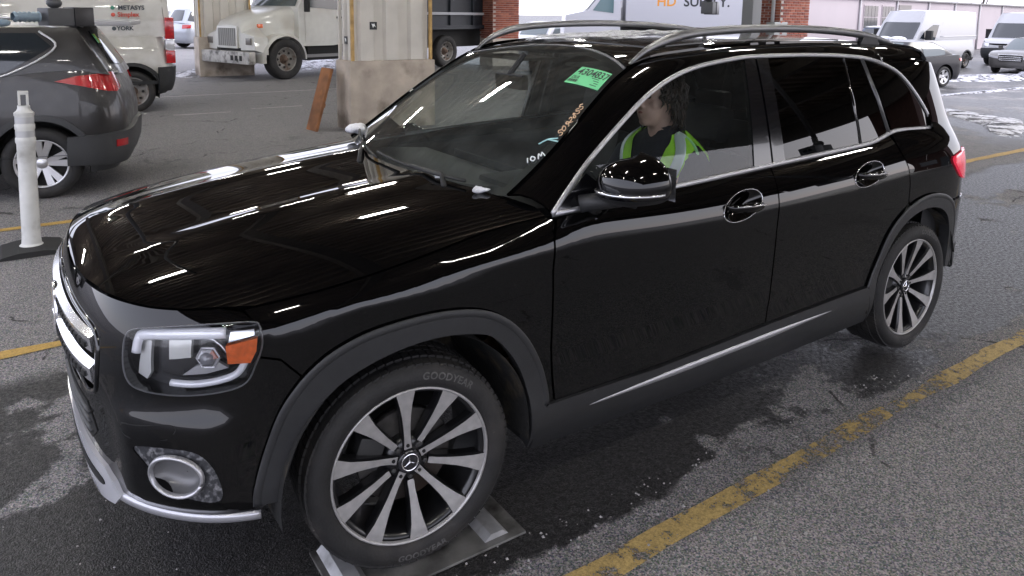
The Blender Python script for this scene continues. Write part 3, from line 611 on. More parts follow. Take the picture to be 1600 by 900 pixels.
# ------------------------------------------------------------------ headlights
AMBER = mat('amber_reflector', (.75,.13,.02), .15, coat=1, var=.2, vscale=60)
LAMPBAR = mat('light_guide', (.92,.92,.98), .15, .1, coat=1)
HLGREY = mat('headlight_grey', (.62,.62,.61), .3, .2)
for mrr in (False, True):
    root = sub('headlight', CAR); kw = dict(mirror=mrr, res=.04)
    panel('bucket', off_s(BODY, -.055), hlp, mat('headlight_black', (.02,.02,.022), .2, coat=.5), root, flange=0, **kw)
    # bucket wall
    e = np.array(hlp+[hlp[0]]); a = BODY(e[:,0], e[:,1]); b = off_s(BODY, -.055)(e[:,0], e[:,1]); V = np.vstack([a, b]); n = len(e)
    if mrr: V = V*[1,-1,1]
    mesh_obj('bucket_wall', V, [(i, i+1, n+i+1, n+i) for i in range(n-1)], GLOSSBLK, root, True)
    S1 = off_s(BODY, -.022); S2 = off_s(BODY, -.035)
    bar = [(.682,.800),(.686,.838),(.702,.852),(.78,.862),(.88,.872),(.955,.876)]
    strip('light_guide', S1, cr(bar, 5), .030, .012, LAMPBAR, root, mirror=mrr)
    strip('light_guide', S1, cr([(.80,.728),(.87,.726),(.94,.735),(.985,.752),(1.01,.79)], 6), .020, .010, LAMPBAR, root, mirror=mrr)
    strip('chrome_edge', S2, cr([(.70,.842),(.78,.850),(.90,.857),(.93,.84),(.955,.81)], 5), .008, .006, CHROME, root, mirror=mrr)
    panel('side_reflector', S2, [(.680,.735),(.712,.722),(.726,.745),(.722,.836),(.690,.838)], HLGREY, root, flange=.01, **kw)
    panel('square_lamp', S2, [(.79,.792),(.855,.800),(.855,.852),(.785,.846)], mat('lamp_lens_grey', (.62,.62,.60), .12, .1, coat=1), root, off=.006, flange=.012, **kw)
    c = off_s(BODY, -.026)(.905, .800); nn = snorm(BODY, np.array(.905), np.array(.8), False)
    q = Vector(nn).to_track_quat('X', 'Z').to_matrix().to_4x4(); c = Vector(c)
    if mrr: c.y *= -1; q = Vector((nn[0], -nn[1], nn[2])).to_track_quat('X', 'Z').to_matrix().to_4x4()
    mb = MB(); mb.lathe([(.0,.014),(.016,.012),(.026,.004),(.030,-.004),(.033,-.002),(.036,-.02)], 0, 6, Matrix.Translation(c) @ q); mb.build('projector', CHROME, root)
    mb = MB(); mb.lathe([(.0,.020),(.010,.018),(.017,.012),(.020,.004)], 0, 20, Matrix.Translation(c) @ q); mb.build('projector_lens', mat('projector_glass', (.25,.25,.27), .05, .1, coat=1), root, True)
    panel('lamp_shelf', S2, [(.83,.748),(.90,.752),(.96,.765),(.93,.786),(.87,.776)], SATIN, root, off=.004, flange=.012, **kw)
    panel('amber_reflector', off_s(BODY, -.012), [(.962,.785),(1.020,.783),(1.036,.815),(1.040,.852),(.958,.836)], AMBER, root, flange=.02, **kw)
    panel('bright_reflector', off_s(BODY, -.014), [(.965,.846),(1.032,.862),(1.032,.880),(.97,.876)], CHROME, root, flange=.01, **kw)
    panel('lens', BODY, hlp, CLEAR, root, off=.002, flange=0, **kw)
    strip('lens_edge', BODY, hlp+[hlp[0]], .005, .003, mat('lens_rim_grey', (.12,.12,.125), .3, .5), root, mirror=mrr)
# ------------------------------------------------------------------ wheels
RT = .345
def multi(o, mats, pick):
    for m in mats: o.data.materials.append(m)
    for p in o.data.polygons: p.material_index = pick(p)
def build_wheel_meshes():
    """one detailed alloy wheel round the y axis, outer face +y; returns (name, mesh) pairs and spoke data"""
    root = bpy.data.objects.new('wheel', None)
    half = [(.246,.080),(.254,.104),(.262,.111),(.274,.1165),(.292,.118),(.308,.112),(.320,.101),(.326,.088),(.327,.060),(.327,.0)]
    prof = half + [(r, -y) for r, y in half[::-1][1:]]
    out_ = []
    out_.append(MB().lathe(prof, 1, 96).build('tyre', TYRE, None, True))
    tb = MB()
    for k in range(76):
        a = 2*math.pi*k/76; T = Matrix.Rotation(-a, 4, 'Y')
        for y0, y1, sh in ((-.098,-.062,.5),(-.056,-.020,.0),(-.014,.014,.25),(.020,.056,.0),(.062,.098,.5)):
            ry = .0 if abs(y0+y1) < .15 else -.006
            b_ = .0105; x0 = -.0128+sh*.006
            tb.add([(x0, y0, .324+ry), (x0+.0236, y0+.003, .324+ry), (x0+.0236, y1+.003, .324+ry), (x0, y1, .324+ry), (x0, y0, .334+ry*1.2), (x0+.0236, y0+.003, .334+ry*1.2), (x0+.0236, y1+.003, .334+ry*1.2), (x0, y1, .334+ry*1.2)],
                   [(4,5,6,7),(0,1,5,4),(1,2,6,5),(2,3,7,6),(3,0,4,7)], T)
        for y in (-.097,):   # shoulder lugs on the hidden inner side
            s = 1 if y > 0 else -1
            tb.add([(-.009, y-.006*s, .330), (.009, y-.006*s, .330), (.009, y+.006*s, .318), (-.009, y+.006*s, .318), (-.009, y-.004*s, .333), (.009, y-.004*s, .333), (.009, y+.0085*s, .318), (-.009, y+.0085*s, .318)], [(4,5,6,7),(0,1,5,4),(1,2,6,5),(2,3,7,6),(3,0,4,7)], T)
    t_o = tb.build('tread', TYRE); tag(t_o, kind='stuff'); out_.append(t_o)
    lt = MB()
    def arc(body, r, size, a0, flipd):
        V, F = text_geo(body, size, .0008, 0, 1.08); W_ = []
        for x, y, z in V:
            if flipd: ang = a0 - x/r; rr = r - y
            else: ang = a0 + x/r; rr = r + y
            W_.append((rr*math.cos(ang), .1187 - 1.2*max(0, rr-.296)**1.3, rr*math.sin(ang)))
        lt.add(W_, F)
    return root, out_, lt, arc
wroot, wparts, wtext, arc = build_wheel_meshes()
arc('GOODYEAR', .293, .031, math.radians(113), False); wparts.append(wtext.build('tyre_lettering', TYREL)); wtext.v.clear(); wtext.f.clear()
arc('GOODYEAR', .293, .028, math.radians(265), True); wparts.append(wtext.build('tyre_lettering', TYREL))
mb = MB(); mb.lathe([(.2435,.096),(.2455,.104),(.249,.1075),(.2530,.1055),(.254,.098),(.250,.088)], 1, 96); wparts.append(mb.build('rim_lip', SATIN2, None, True))
mb = MB(); mb.lathe([(.246,.092),(.236,.094),(.229,.070),(.222,.03),(.215,-.04),(.22,-.10),(.245,-.105)], 1, 72); wparts.append(mb.build('rim_barrel', GUNMETAL, None, True))
def spoke_mesh(kind):
    rs = np.array([.040,.060,.085,.12,.16,.20,.225,.2455]); hw = np.array([.0125,.0108,.0102,.0114,.0144,.0200,.0258,.0305]); bend = np.array([0,0,.000,.001,.002,.003,.003,.003])
    yf = np.array([.070,.071,.074,.080,.087,.095,.099,.101])
    if kind: rs = np.array([.066,.075,.090,.12,.16,.20,.225,.2455]); yf = yf.copy(); yf[0] = .069; hw = hw.copy(); hw[0] = .009
    V = []; n = len(rs)
    for i in range(n):
        for s, dy, ex in ((-1,0,0),(1,0,0),(1,-.010,.0035),(1,-.045,.001),(-1,-.045,.001),(-1,-.010,.0035)):
            V.append((bend[i] + s*(hw[i]+ex), yf[i]+dy, rs[i]))
    F = [[i*6+j, i*6+(j+1) % 6, (i+1)*6+(j+1) % 6, (i+1)*6+j] for i in range(n-1) for j in range(6)] + [[j for j in range(6)], [(n-1)*6+j for j in range(6)][::-1]]
    me = bpy.data.meshes.new('spoke'); me.from_pydata(V, [], F); me.materials.append(GUNMETAL); me.materials.append(SATIN2)
    for p in me.polygons:
        if len(p.vertices) == 4 and all(v % 6 in (0, 1) for v in p.vertices): p.material_index = 1
    bm = bmesh.new(); bm.from_mesh(me); bmesh.ops.recalc_face_normals(bm, faces=bm.faces); bm.to_mesh(me); bm.free(); return me
SPK = (spoke_mesh(0), spoke_mesh(1))
mb = MB(); mb.lathe([(.0,.062),(.045,.062),(.062,.060),(.075,.045),(.080,.0),(.08,-.02)], 1, 40); wparts.append(mb.build('hub', GUNMETAL, None, True))
mb = MB(); mb.lathe([(.0,.078),(.027,.078),(.029,.080),(.034,.080),(.037,.077),(.038,.060)], 1, 40); wparts.append(mb.build('hub_cap', mat('hub_cap_dark', (.05,.05,.055), .25, .6), None, auto=40))
mb = MB(); V, F = star(.024, .004); mb.add(V, F, Matrix.Translation((0,.0785,0)) @ Matrix.Rotation(math.pi/2, 4, 'Z')); mb.lathe([(r, .080+h) for r, h in ring_prof(.0265,.0022)], 1, 40); wparts.append(mb.build('hub_star', CHROME, None, auto=30))
LUG = MB().lathe([(0,.004),(.0055,.003),(.006,0)], 1, 10).build('tmp', DARK, None).data
NUT = MB().lathe([(0,.012),(.008,.011),(.0095,0)], 1, 6).build('tmp', mat('lug_nut', (.10,.10,.10), .4, .8), None).data
for o in [o for o in bpy.data.objects if o.name.startswith('tmp')]: bpy.data.objects.remove(o)
mb = MB(); mb.lathe([(.05,.028),(.150,.028),(.153,.022),(.153,.004),(.150,.0),(.05,.0)], 1, 64); wparts.append(mb.build('brake_disc', mat('brake_disc_steel', (.09,.085,.08), .45, .7, var=.4, vscale=20, dirt=(.05,.035,.028)), None, auto=40))
mb = MB(); mb.box((-.05,-.03,.085), (.05,.055,.17), Matrix.Rotation(math.radians(70), 4, 'Y'), .012); wparts.append(mb.build('brake_caliper', mat('caliper', (.05,.05,.05), .5, .5), None, True, 40))
for o in wparts: COL.objects.unlink(o) if o.name in COL.objects else None
def place_wheel(x, s, steer, spin):
    w = sub('wheel', CAR, (x, s*.785, RT), (0, 0, steer + (0 if s > 0 else math.pi)))
    for o in wparts:
        c = o.copy(); COL.objects.link(c); c.parent = w
        if o.name.split('.')[0] in ('tyre_lettering', 'hub_star'): c.rotation_euler = (0, -spin*(1 if o.name.startswith('hub') else 0), 0)
    for k in range(10):
        c = bpy.data.objects.new('spoke', SPK[k % 2]); link(c, w); c.rotation_euler = (0, -spin + 2*math.pi*k/10, 0)
        if k % 2 == 0:
            c2 = bpy.data.objects.new('lug_hole', LUG); link(c2, w); a = spin - 2*math.pi*k/10; c2.location = (.052*math.sin(-a), .071, .052*math.cos(a))
        else:
            c2 = bpy.data.objects.new('lug_nut', NUT); link(c2, w); a = spin - 2*math.pi*k/10; c2.location = (.054*math.sin(-a), .060, .054*math.cos(a))
    return w
place_wheel(0, 1, -.10, math.radians(-4)); place_wheel(-2.829, 1, 0, math.radians(14)); place_wheel(0, -1, -.10, .2); place_wheel(-2.829, -1, 0, .5)
for o in wparts: bpy.data.objects.remove(o)
# wheel wells, floor and inner shell
WELL = mat('wheel_well_dirt', (.012,.012,.012), .9, bump=.5, bscale=40, dirt=(.07,.055,.035), dscale=9)
for x in (0, -2.829):
    for s in (1, -1):
        mb = MB(); mb.grid(lambda a, b: (x+.415*math.cos(a), s*(.40+b*.50), .345+.415*math.sin(a)), np.linspace(-.12, math.pi+(.12 if x == 0 else -.3), 30), np.linspace(0, 1, 6)); mb.grid(lambda a, b: (x+.415*b*math.cos(a), s*.40, .345+.415*b*math.sin(a)), np.linspace(-.12, math.pi+(.12 if x == 0 else -.3), 24), [0, 1]); mb.build('wheel_well', WELL, CAR, True)
floor = MB(); floor.box((-2.35,-.80,.20), (-.48,.80,.30), None, .02); floor.box((-.42,-.40,.22), (.70,.40,.32), None, .02); floor.box((-3.45,-.40,.26), (-2.35,.40,.36), None, .02); floor.build('underbody', DARK, CAR)
for mrr in (False, True):
    panel('door_trim', off_s(BODY, -.07), bs([(-.45,.30),(-.45,1.03),(-1.1,1.05),(-2.4,1.09),(-2.4,.30)]), CABIN, CAR, mirror=mrr, res=.12, flange=0)
    panel('rear_trim', off_s(QUART, -.07), qx([(-2.4,.80),(-2.4,1.10),(-2.7,1.14),(-3.0,1.13),(-3.15,1.1),(-3.15,.80)]), CABIN, CAR, mirror=mrr, res=.12, flange=0)
panel('cargo_trim', off_s(QUART, -.06), [(4.45,.5),(4.45,1.08),(sR,1.06),(sR,.5)], CABIN, CAR, both=True, res=.12, flange=0)
panel('headliner', off_s(ROOF, -.035), [(-1.20,.58),(-1.20,-.58),(-3.1,-.58),(-3.1,.58)], HEADLN, CAR, res=.12, flange=0)
# ------------------------------------------------------------------ cabin
mb = MB(); mb.box((-.90,-.74,.70), (-.52,.74,1.00), None, .05); mb.prism([(-.36,1.01),(-.52,1.035),(-.86,1.005),(-.90,.90),(-.36,.90)], -.70, .70, 1); mb.build('dashboard', mat('dash_black', (.02,.02,.021), .55, var=.15, vscale=20), CAR, auto=40)
box('instrument_hood', (-.94,.16,.99), (-.66,.58,1.045), CABIN, CAR, .02); box('dash_screen', (-.885,-.42,.93), (-.875,.16,1.04), mat('screen_glass', (.01,.012,.015), .08), CAR)
T = Matrix.Translation((-1.02,.37,.97)) @ Matrix.Rotation(math.radians(-64), 4, 'Y')
mb = MB(); mb.lathe(ring_prof(.178,.016), 2, 40, T); mb.box((-.06,-.05,-.03), (.05,.05,.012), T, .02)
for a in (0, math.pi, -math.pi/2): mb.tube([T @ Vector((.04*math.cos(a+math.pi/2), .04*math.sin(a+math.pi/2), -.005)), T @ Vector((.17*math.cos(a+math.pi/2), .17*math.sin(a+math.pi/2), 0))], .013, 8)
mb.build('steering_wheel', CABIN, CAR, True)
def seat(y):
    r = sub('seat', CAR, (-1.50, y, .0))
    mb = MB(); mb.box((-.02,-.25,.34), (.52,.25,.52), None, .06); mb.build('cushion', LEATHER, r, auto=50)
    T = Matrix.Translation((-.06,0,.47)) @ Matrix.Rotation(math.radians(-14), 4, 'Y'); mb = MB(); mb.box((-.12,-.25,0), (.02,.25,.66), T, .055); mb.build('backrest', LEATHER, r, auto=50)
    T2 = T @ Matrix.Translation((-.05,0,.69)); mb = MB(); mb.box((-.05,-.13,0), (.05,.13,.17), T2, .04); mb.tube([T2 @ Vector((0,.05,.03)), T2 @ Vector((0,.05,-.08))], .007, 6); mb.tube([T2 @ Vector((0,-.05,.03)), T2 @ Vector((0,-.05,-.08))], .007, 6); mb.build('headrest', LEATHER, r, auto=50)
seat(.37); seat(-.37)
r = sub('rear_bench', CAR); box('cushion', (-2.55,-.62,.36), (-2.02,.62,.54), LEATHER, r, .05)
MB().box((-.12,-.62,0), (.02,.62,.62), Matrix.Translation((-2.55,0,.5)) @ Matrix.Rotation(math.radians(-18), 4, 'Y'), .05).build('backrest', LEATHER, r, auto=50)
for y in (-.4, 0, .4): MB().box((-.04,-.12,0), (.04,.12,.15), Matrix.Translation((-2.74,y,1.10)), .035).build('headrest', LEATHER, r, auto=50)
mb = MB(); mb.box((-.95,-.11,1.375), (-.91,.11,1.445), None, .02); mb.tube([(-.92,0,1.44), (-1.0,0,1.53)], .012, 6); mb.build('inside_mirror', CABIN, CAR, auto=40)
for y in (.36, -.36): box('sun_visor', (-1.30, y-.19, 1.485), (-1.10, y+.19, 1.50), HEADLN, CAR, .006)
# ------------------------------------------------------------------ ground, lines, canopy
def gz(x, y):
    return -.5*float(sstep(0, 1, (-x-10.5)/15.0))
def nodes(m): m.use_nodes = True; t = m.node_tree; return t, t.nodes['Principled BSDF'], t.links.new
def N_(t, kind, **kw):
    n = t.nodes.new(kind)
    for k, v in kw.items():
        if k in n.inputs: n.inputs[k].default_value = v
        else: setattr(n, k, v)
    return n
def noise_n(t, vec, scale, detail=6, rough=.55, dist=0):
    n = N_(t, 'ShaderNodeTexNoise'); n.inputs['Scale'].default_value = scale; n.inputs['Detail'].default_value = detail; n.inputs['Roughness'].default_value = rough; n.inputs['Distortion'].default_value = dist; t.links.new(vec, n.inputs['Vector']); return n.outputs['Fac']
def ramp(t, x, a, b, c=0, d=1):
    n = N_(t, 'ShaderNodeMapRange'); n.interpolation_type = 'SMOOTHSTEP'; n.inputs[1].default_value = a; n.inputs[2].default_value = b; n.inputs[3].default_value = c; n.inputs[4].default_value = d; t.links.new(x, n.inputs[0]); return n.outputs[0]
def math_n(t, op, a, b=None):
    n = N_(t, 'ShaderNodeMath', operation=op)
    for i, v in enumerate((a, b)):
        if v is None: continue
        if isinstance(v, (int, float)): n.inputs[i].default_value = v
        else: t.links.new(v, n.inputs[i])
    return n.outputs[0]
def mixc(t, f, a, b):
    n = N_(t, 'ShaderNodeMix', data_type='RGBA')
    for k, v in (('A', a), ('B', b)):
        if isinstance(v, tuple): n.inputs[k].default_value = (*v, 1)
        else: t.links.new(v, n.inputs[k])
    if isinstance(f, (int, float)): n.inputs['Factor'].default_value = f
    else: t.links.new(f, n.inputs['Factor'])
    return n.outputs['Result']
def asphalt():
    m = bpy.data.materials.new('worn_asphalt'); t, b, L = nodes(m); tc = N_(t, 'ShaderNodeTexCoord'); o = tc.outputs['Object']
    sx = N_(t, 'ShaderNodeSeparateXYZ'); L(o, sx.inputs[0]); X, Y = sx.outputs[0], sx.outputs[1]
    big = noise_n(t, o, .35, 5); mid = noise_n(t, o, 1.6, 9, .65); fine = noise_n(t, o, 45, 3, .6); grit = noise_n(t, o, 150, 2, .6)
    vor = N_(t, 'ShaderNodeTexVoronoi'); vor.inputs['Scale'].default_value = 95; L(o, vor.inputs['Vector'])
    dry = mixc(t, ramp(t, mid, .35, .65), (.095,.090,.091), (.145,.138,.140)); dry = mixc(t, ramp(t, big, .35, .68), dry, (.130,.121,.116))
    dry = mixc(t, ramp(t, grit, .40, .64), mixc(t, .72, dry, (.022,.021,.021)), mixc(t, .34, dry, (.38,.37,.37)))
    cel = N_(t, 'ShaderNodeTexVoronoi'); cel.inputs['Scale'].default_value = 190; L(o, cel.inputs['Vector']); cw_ = N_(t, 'ShaderNodeTexWhiteNoise'); L(cel.outputs['Position'], cw_.inputs['Vector'])
    cv = math_n(t, 'POWER', cw_.outputs['Value'], 1.6); dry = mixc(t, math_n(t, 'MULTIPLY', cv, .60), mixc(t, .50, dry, (.02,.019,.019)), (.52,.50,.50)); dry = mixc(t, .05, dry, cw_.outputs['Color'])
    # light stones
    st = ramp(t, vor.outputs['Distance'], .0, .16, 1, 0); sp = N_(t, 'ShaderNodeTexWhiteNoise'); L(vor.outputs['Position'], sp.inputs['Vector']); lite = math_n(t, 'MULTIPLY', st, ramp(t, sp.outputs['Value'], .93, .97))
    # damp strip along the lane that the car stands in, with a ragged edge and dry islands
    yy = math_n(t, 'ADD', Y, math_n(t, 'MULTIPLY', math_n(t, 'SUBTRACT', mid, .5), .55))
    lane = math_n(t, 'MULTIPLY', ramp(t, yy, 1.02, 1.05, 1, 0), ramp(t, yy, -1.25, -1.1))
    isl = ramp(t, math_n(t, 'ADD', math_n(t, 'MULTIPLY', big, .5), math_n(t, 'MULTIPLY', mid, .5)), .555, .575, 1, 0.0)
    lane = math_n(t, 'MULTIPLY', lane, isl)
    st2 = noise_n(t, o, .9, 8, .7, .6); stain = ramp(t, st2, .61, .64)
    st3 = noise_n(t, o, 3.2, 6, .7, .3); drops = ramp(t, st3, .665, .69)
    my = math_n(t, 'MULTIPLY', Y, 1.0); tr = ramp(t, math_n(t, 'ADD', my, math_n(t, 'MULTIPLY', math_n(t, 'SUBTRACT', mid, .5), 1.6)), -6.6, -6.0, 0, 1); tr2 = ramp(t, math_n(t, 'ADD', my, math_n(t, 'MULTIPLY', math_n(t, 'SUBTRACT', mid, .5), 1.6)), -5.6, -5.0, 1, 0)
    track = math_n(t, 'MULTIPLY', math_n(t, 'MULTIPLY', tr, tr2), ramp(t, big, .40, .55))
    out_lot = ramp(t, math_n(t, 'ADD', X, math_n(t, 'MULTIPLY', math_n(t, 'SUBTRACT', mid, .5), 3)), -9.5, -11.5)
    wet = math_n(t, 'MAXIMUM', math_n(t, 'MAXIMUM', lane, math_n(t, 'MULTIPLY', stain, .75)), math_n(t, 'MAXIMUM', math_n(t, 'MULTIPLY', drops, .7), math_n(t, 'MULTIPLY', track, .7)))
    sl_w = noise_n(t, o, .8, 7, .65, .4); wet = math_n(t, 'MAXIMUM', wet, math_n(t, 'MULTIPLY', out_lot, ramp(t, sl_w, .42, .52)))
    wc = mixc(t, math_n(t, 'POWER', cw_.outputs['Value'], 3.0), (.009,.0085,.0085), (.06,.057,.056))
    dv = N_(t, 'ShaderNodeTexNoise'); dv.inputs['Scale'].default_value = 2.2; dv.inputs['Detail'].default_value = 6; L(o, dv.inputs['Vector']); va = N_(t, 'ShaderNodeVectorMath', operation='MULTIPLY_ADD'); L(dv.outputs['Color'], va.inputs[0]); va.inputs[1].default_value = (.55,.55,.55); L(o, va.inputs[2])
    ck = N_(t, 'ShaderNodeTexVoronoi', feature='DISTANCE_TO_EDGE'); ck.inputs['Scale'].default_value = .62; L(va.outputs[0], ck.inputs['Vector']); crack = math_n(t, 'MULTIPLY', ramp(t, ck.outputs['Distance'], .003, .009, 1, 0), ramp(t, math_n(t, 'ADD', math_n(t, 'MULTIPLY', mid, .6), math_n(t, 'MULTIPLY', st3, .4)), .50, .56))
    dry = mixc(t, math_n(t, 'MULTIPLY', crack, .85), dry, (.012,.011,.011))
    c = mixc(t, wet, dry, wc); c = mixc(t, lite, c, (.42,.41,.40)); L(c, b.inputs['Base Color'])
    rg = N_(t, 'ShaderNodeMix', data_type='FLOAT'); rg.inputs['A'].default_value = .88; L(ramp(t, fine, .35, .7, .34, .62), rg.inputs['B']); L(wet, rg.inputs['Factor']); L(rg.outputs['Result'], b.inputs['Roughness'])
    b.inputs['Specular IOR Level'].default_value = .4
    hh = math_n(t, 'ADD', math_n(t, 'MULTIPLY', grit, .7), math_n(t, 'MULTIPLY', fine, .6)); hh = math_n(t, 'ADD', hh, math_n(t, 'MULTIPLY', st, .25)); bp = N_(t, 'ShaderNodeBump'); bp.inputs['Strength'].default_value = .9; bp.inputs['Distance'].default_value = .010; L(hh, bp.inputs['Height']); L(bp.outputs[0], b.inputs['Normal'])
    return m
def snow_mat():
    m = bpy.data.materials.new('trodden_snow'); t, b, L = nodes(m); tc = N_(t, 'ShaderNodeTexCoord'); n = noise_n(t, tc.outputs['Object'], 7, 8, .7)
    L(mixc(t, ramp(t, n, .35, .6), (.45,.45,.48), (.85,.85,.88)), b.inputs['Base Color']); b.inputs['Roughness'].default_value = .7
    bp = N_(t, 'ShaderNodeBump'); bp.inputs['Strength'].default_value = .5; bp.inputs['Distance'].default_value = .05; L(n, bp.inputs['Height']); L(bp.outputs[0], b.inputs['Normal']); return m
def thin_snow():
    m = bpy.data.materials.new('thin_lot_snow'); t, b, L = nodes(m); tc = N_(t, 'ShaderNodeTexCoord'); o = tc.outputs['Object']; n = noise_n(t, o, 3.5, 10, .72, .4); n2 = noise_n(t, o, 30, 5, .7)
    L(mixc(t, ramp(t, n2, .3, .65), (.30,.30,.32), (.62,.62,.66)), b.inputs['Base Color']); b.inputs['Roughness'].default_value = .8; L(ramp(t, n, .43, .52), b.inputs['Alpha']); return m
SNOWT = thin_snow(); SNOW = snow_mat(); ASPH = asphalt()
xs = [-600,-200,-90,-60,-45,-35] + list(np.linspace(-30,-8,23)) + [-4,0,4,10,30,90,300,600]; ys = [-600,-200,-80,-40,-25,-15,-8,0,8,20,50,150,600]
g = MB().grid(lambda x, y: (x, y, gz(x, y)), xs, ys).build('ground', ASPH, None, True); tag(g, kind='structure', label='worn grey asphalt with damp dark patches under the canopy')
def paint_mat(name, col, wear):
    m = bpy.data.materials.new(name); t, b, L = nodes(m); tc = N_(t, 'ShaderNodeTexCoord'); o = tc.outputs['Object']
    n = noise_n(t, o, 14, 10, .75); n2 = noise_n(t, o, 1.3, 4); n3 = noise_n(t, o, 110, 3, .7)
    c = mixc(t, ramp(t, n3, .3, .65), tuple(x*.55 for x in col), col); L(mixc(t, ramp(t, n, .55, .7), c, tuple(x*.4 for x in col)), b.inputs['Base Color']); b.inputs['Roughness'].default_value = .75
    a = math_n(t, 'ADD', math_n(t, 'MULTIPLY', n, .62), math_n(t, 'ADD', math_n(t, 'MULTIPLY', n3, .26), math_n(t, 'MULTIPLY', n2, .25))); L(ramp(t, a, wear-.015, wear+.02, 1, 0), b.inputs['Alpha'])
    bp = N_(t, 'ShaderNodeBump'); bp.inputs['Strength'].default_value = .5; bp.inputs['Distance'].default_value = .005; L(n3, bp.inputs['Height']); L(bp.outputs[0], b.inputs['Normal']); return m
YEL = paint_mat('worn_yellow_paint', (.56,.40,.15), .580); YEL2 = paint_mat('far_yellow_paint', (.52,.33,.08), .70); WHT = paint_mat('worn_white_paint', (.42,.40,.37), .63)
def lane_line(x0, x1, y, w, m, lab):
    k = int(abs(x1-x0)/.25)+1; rg = np.random.default_rng(int(abs(y)*100)); V = []; F = []
    for i in range(k+1):
        x = x0+(x1-x0)*i/k; a, b = rg.normal(0, .008, 2); yc = y+(.0225*(x+.3) if y > 1 and x > -6 else (-.128 if y > 1 else 0)); V += [(x, yc-w/2+a, gz(x, y)+.004), (x, yc+w/2+b, gz(x, y)+.004)]
    F = [(2*i, 2*i+1, 2*i+3, 2*i+2) if x1 < x0 else (2*i, 2*i+2, 2*i+3, 2*i+1) for i in range(k)]
    o = mesh_obj('lane_line', V, F, m); tag(o, lab, 'lane line', None, 'structure')
lane_line(-.25, -14, 1.225, .088, YEL, 'worn yellow lane line beside the suv, nearest the viewer')
lane_line(6, -14, -1.50, .10, YEL2, 'yellow lane line on the far side of the suv'); lane_line(8, -2.6, -4.03, .10, YEL2, 'yellow lane line beside the white post')
lane_line(6, -9, -12.95, .10, WHT, 'faded white line behind the white van'); lane_line(-1.2, -2.1, -10.15, .09, WHT, 'short faded dash near the concrete column'); lane_line(-2.5, -3.4, -10.4, .09, WHT, 'short faded dash left of the rusty board')
# snow left on the open lot
def snow_patch(pts, h, lab):
    poly = np.array(cr(pts, 6, True)); c = poly.mean(0); V = []; rings = 7; n = len(poly)
    rg = np.random.default_rng(abs(int(pts[0][0]*37+pts[0][1]*11)) % 999)
    jit = rg.normal(0, .09, n); jit = (jit+np.roll(jit, 1)+np.roll(jit, 2))/1.7
    for r in range(rings):
        f = 1-r/rings
        for i, p in enumerate(poly):
            q = c+(p-c)*f*(1+jit[i]*f); V.append((q[0], q[1], gz(q[0], q[1])+.006+(h*(1-f**2.2)*(.7+.6*rg.random()) if r else -.02)))
    V.append((c[0], c[1], gz(c[0], c[1])+h)); F = [(r*n+i, r*n+(i+1) % n, (r+1)*n+(i+1) % n, (r+1)*n+i) for r in range(rings-1) for i in range(n)] + [((rings-1)*n+i, (rings-1)*n+(i+1) % n, rings*n) for i in range(n)]
    o = mesh_obj('snow_patch', V, F, SNOWT, None, True); tag(o, lab, 'snow patch', 'snow patches on the lot')
snow_patch([(-14.48,-4.6),(-14.27,-3.89),(-13.59,-2.86),(-11.59,-2.06),(-11.2,-2.3),(-11.97,-2.75),(-12.67,-3.38),(-13.04,-3.88)], .03, 'long trodden snow strip just behind the suv tail, nearest of the patches')
snow_patch([(-29.39,-11.6),(-31.75,-11.5),(-33.24,-10.69),(-30.33,-9.52),(-27.96,-9.8),(-26.68,-10.41)], .08, 'broad snow patch between the dark sedan and the silver sedan')
snow_patch([(-20.6,-7.8),(-23.6,-8.2),(-27.0,-8.15),(-26.3,-7.9),(-22.6,-7.8),(-20.2,-7.5)], .03, 'thin snow line beyond the dark sedan rear wheel')
snow_patch([(-33.9,-11.0),(-34.8,-10.6),(-33.2,-9.9),(-32.2,-9.9),(-32.4,-10.6)], .22, 'lumpy snow heap in front of the silver sedan')
snow_patch([(-3.14,-19.03),(-3.51,-19.88),(-3.3,-17.9),(-2.81,-16.99),(-2.4,-18.0)], .06, 'snow patch behind the rear bumper of the lettered van')
snow_patch([(-7.2,-21.6),(-8.6,-22.9),(-7.4,-19.3),(-6.76,-18.45),(-6.0,-18.4),(-6.2,-20)], .08, 'snow behind the white truck front wheel')
# canopy: ribbed steel deck on beams
DECK = mat('brown_steel_deck', (.27,.22,.18), .7, var=.3, vscale=2); BEAM = mat('canopy_beam', (.15,.13,.115), .6, var=.2)
CX0, CX1, CY0, CY1, CZ = -14.8, 4.9, -20.0, 10.6, 4.62
can = thing('canopy', 'long steel canopy roof over the inspection lanes', 'canopy', (0, 0, 0))
V = []; F = []; y = CY0; k = 0; prof = []
while y < CY1:
    prof += [(y, 0), (y+.10, 0), (y+.14, .075), (y+.26, .075)]; y += .30
prof.append((y, 0)); n = len(prof); V = [(x, a, CZ+b) for x in (CX0, CX1) for a, b in prof]; F = [(i, i+1, n+i+1, n+i) for i in range(n-1)]
mesh_obj('deck', V, F, DECK, can)
box('roof_slab', (CX0-.1, CY0-.1, CZ+.08), (CX1+.1, CY1+.1, CZ+.40), BEAM, can)
for x in (-14.4, -11.9, -9.2, -6.6, -3.7, -.6, 2.4, 4.6): MB().box((x-.09, CY0, CZ-.30), (x+.09, CY1, CZ-.004), None).build('beam', BEAM, can)
MB().box((CX0-.12,CY0,CZ-1.0), (CX0-.02,CY1,CZ+.35), None).build('added_fascia', BEAM, can); MB().box((CX0,CY1+.02,CZ-.75), (CX1,CY1+.12,CZ+.35), None).build('added_fascia', BEAM, can)  # unseen edge boards, added to cut the bright sky in the window reflections
for y in (CY0, -7.5, CY1-.12): MB().box((CX0, y-.10, CZ-.42), (CX1, y+.10, CZ-.305), None).build('girder', BEAM, can)
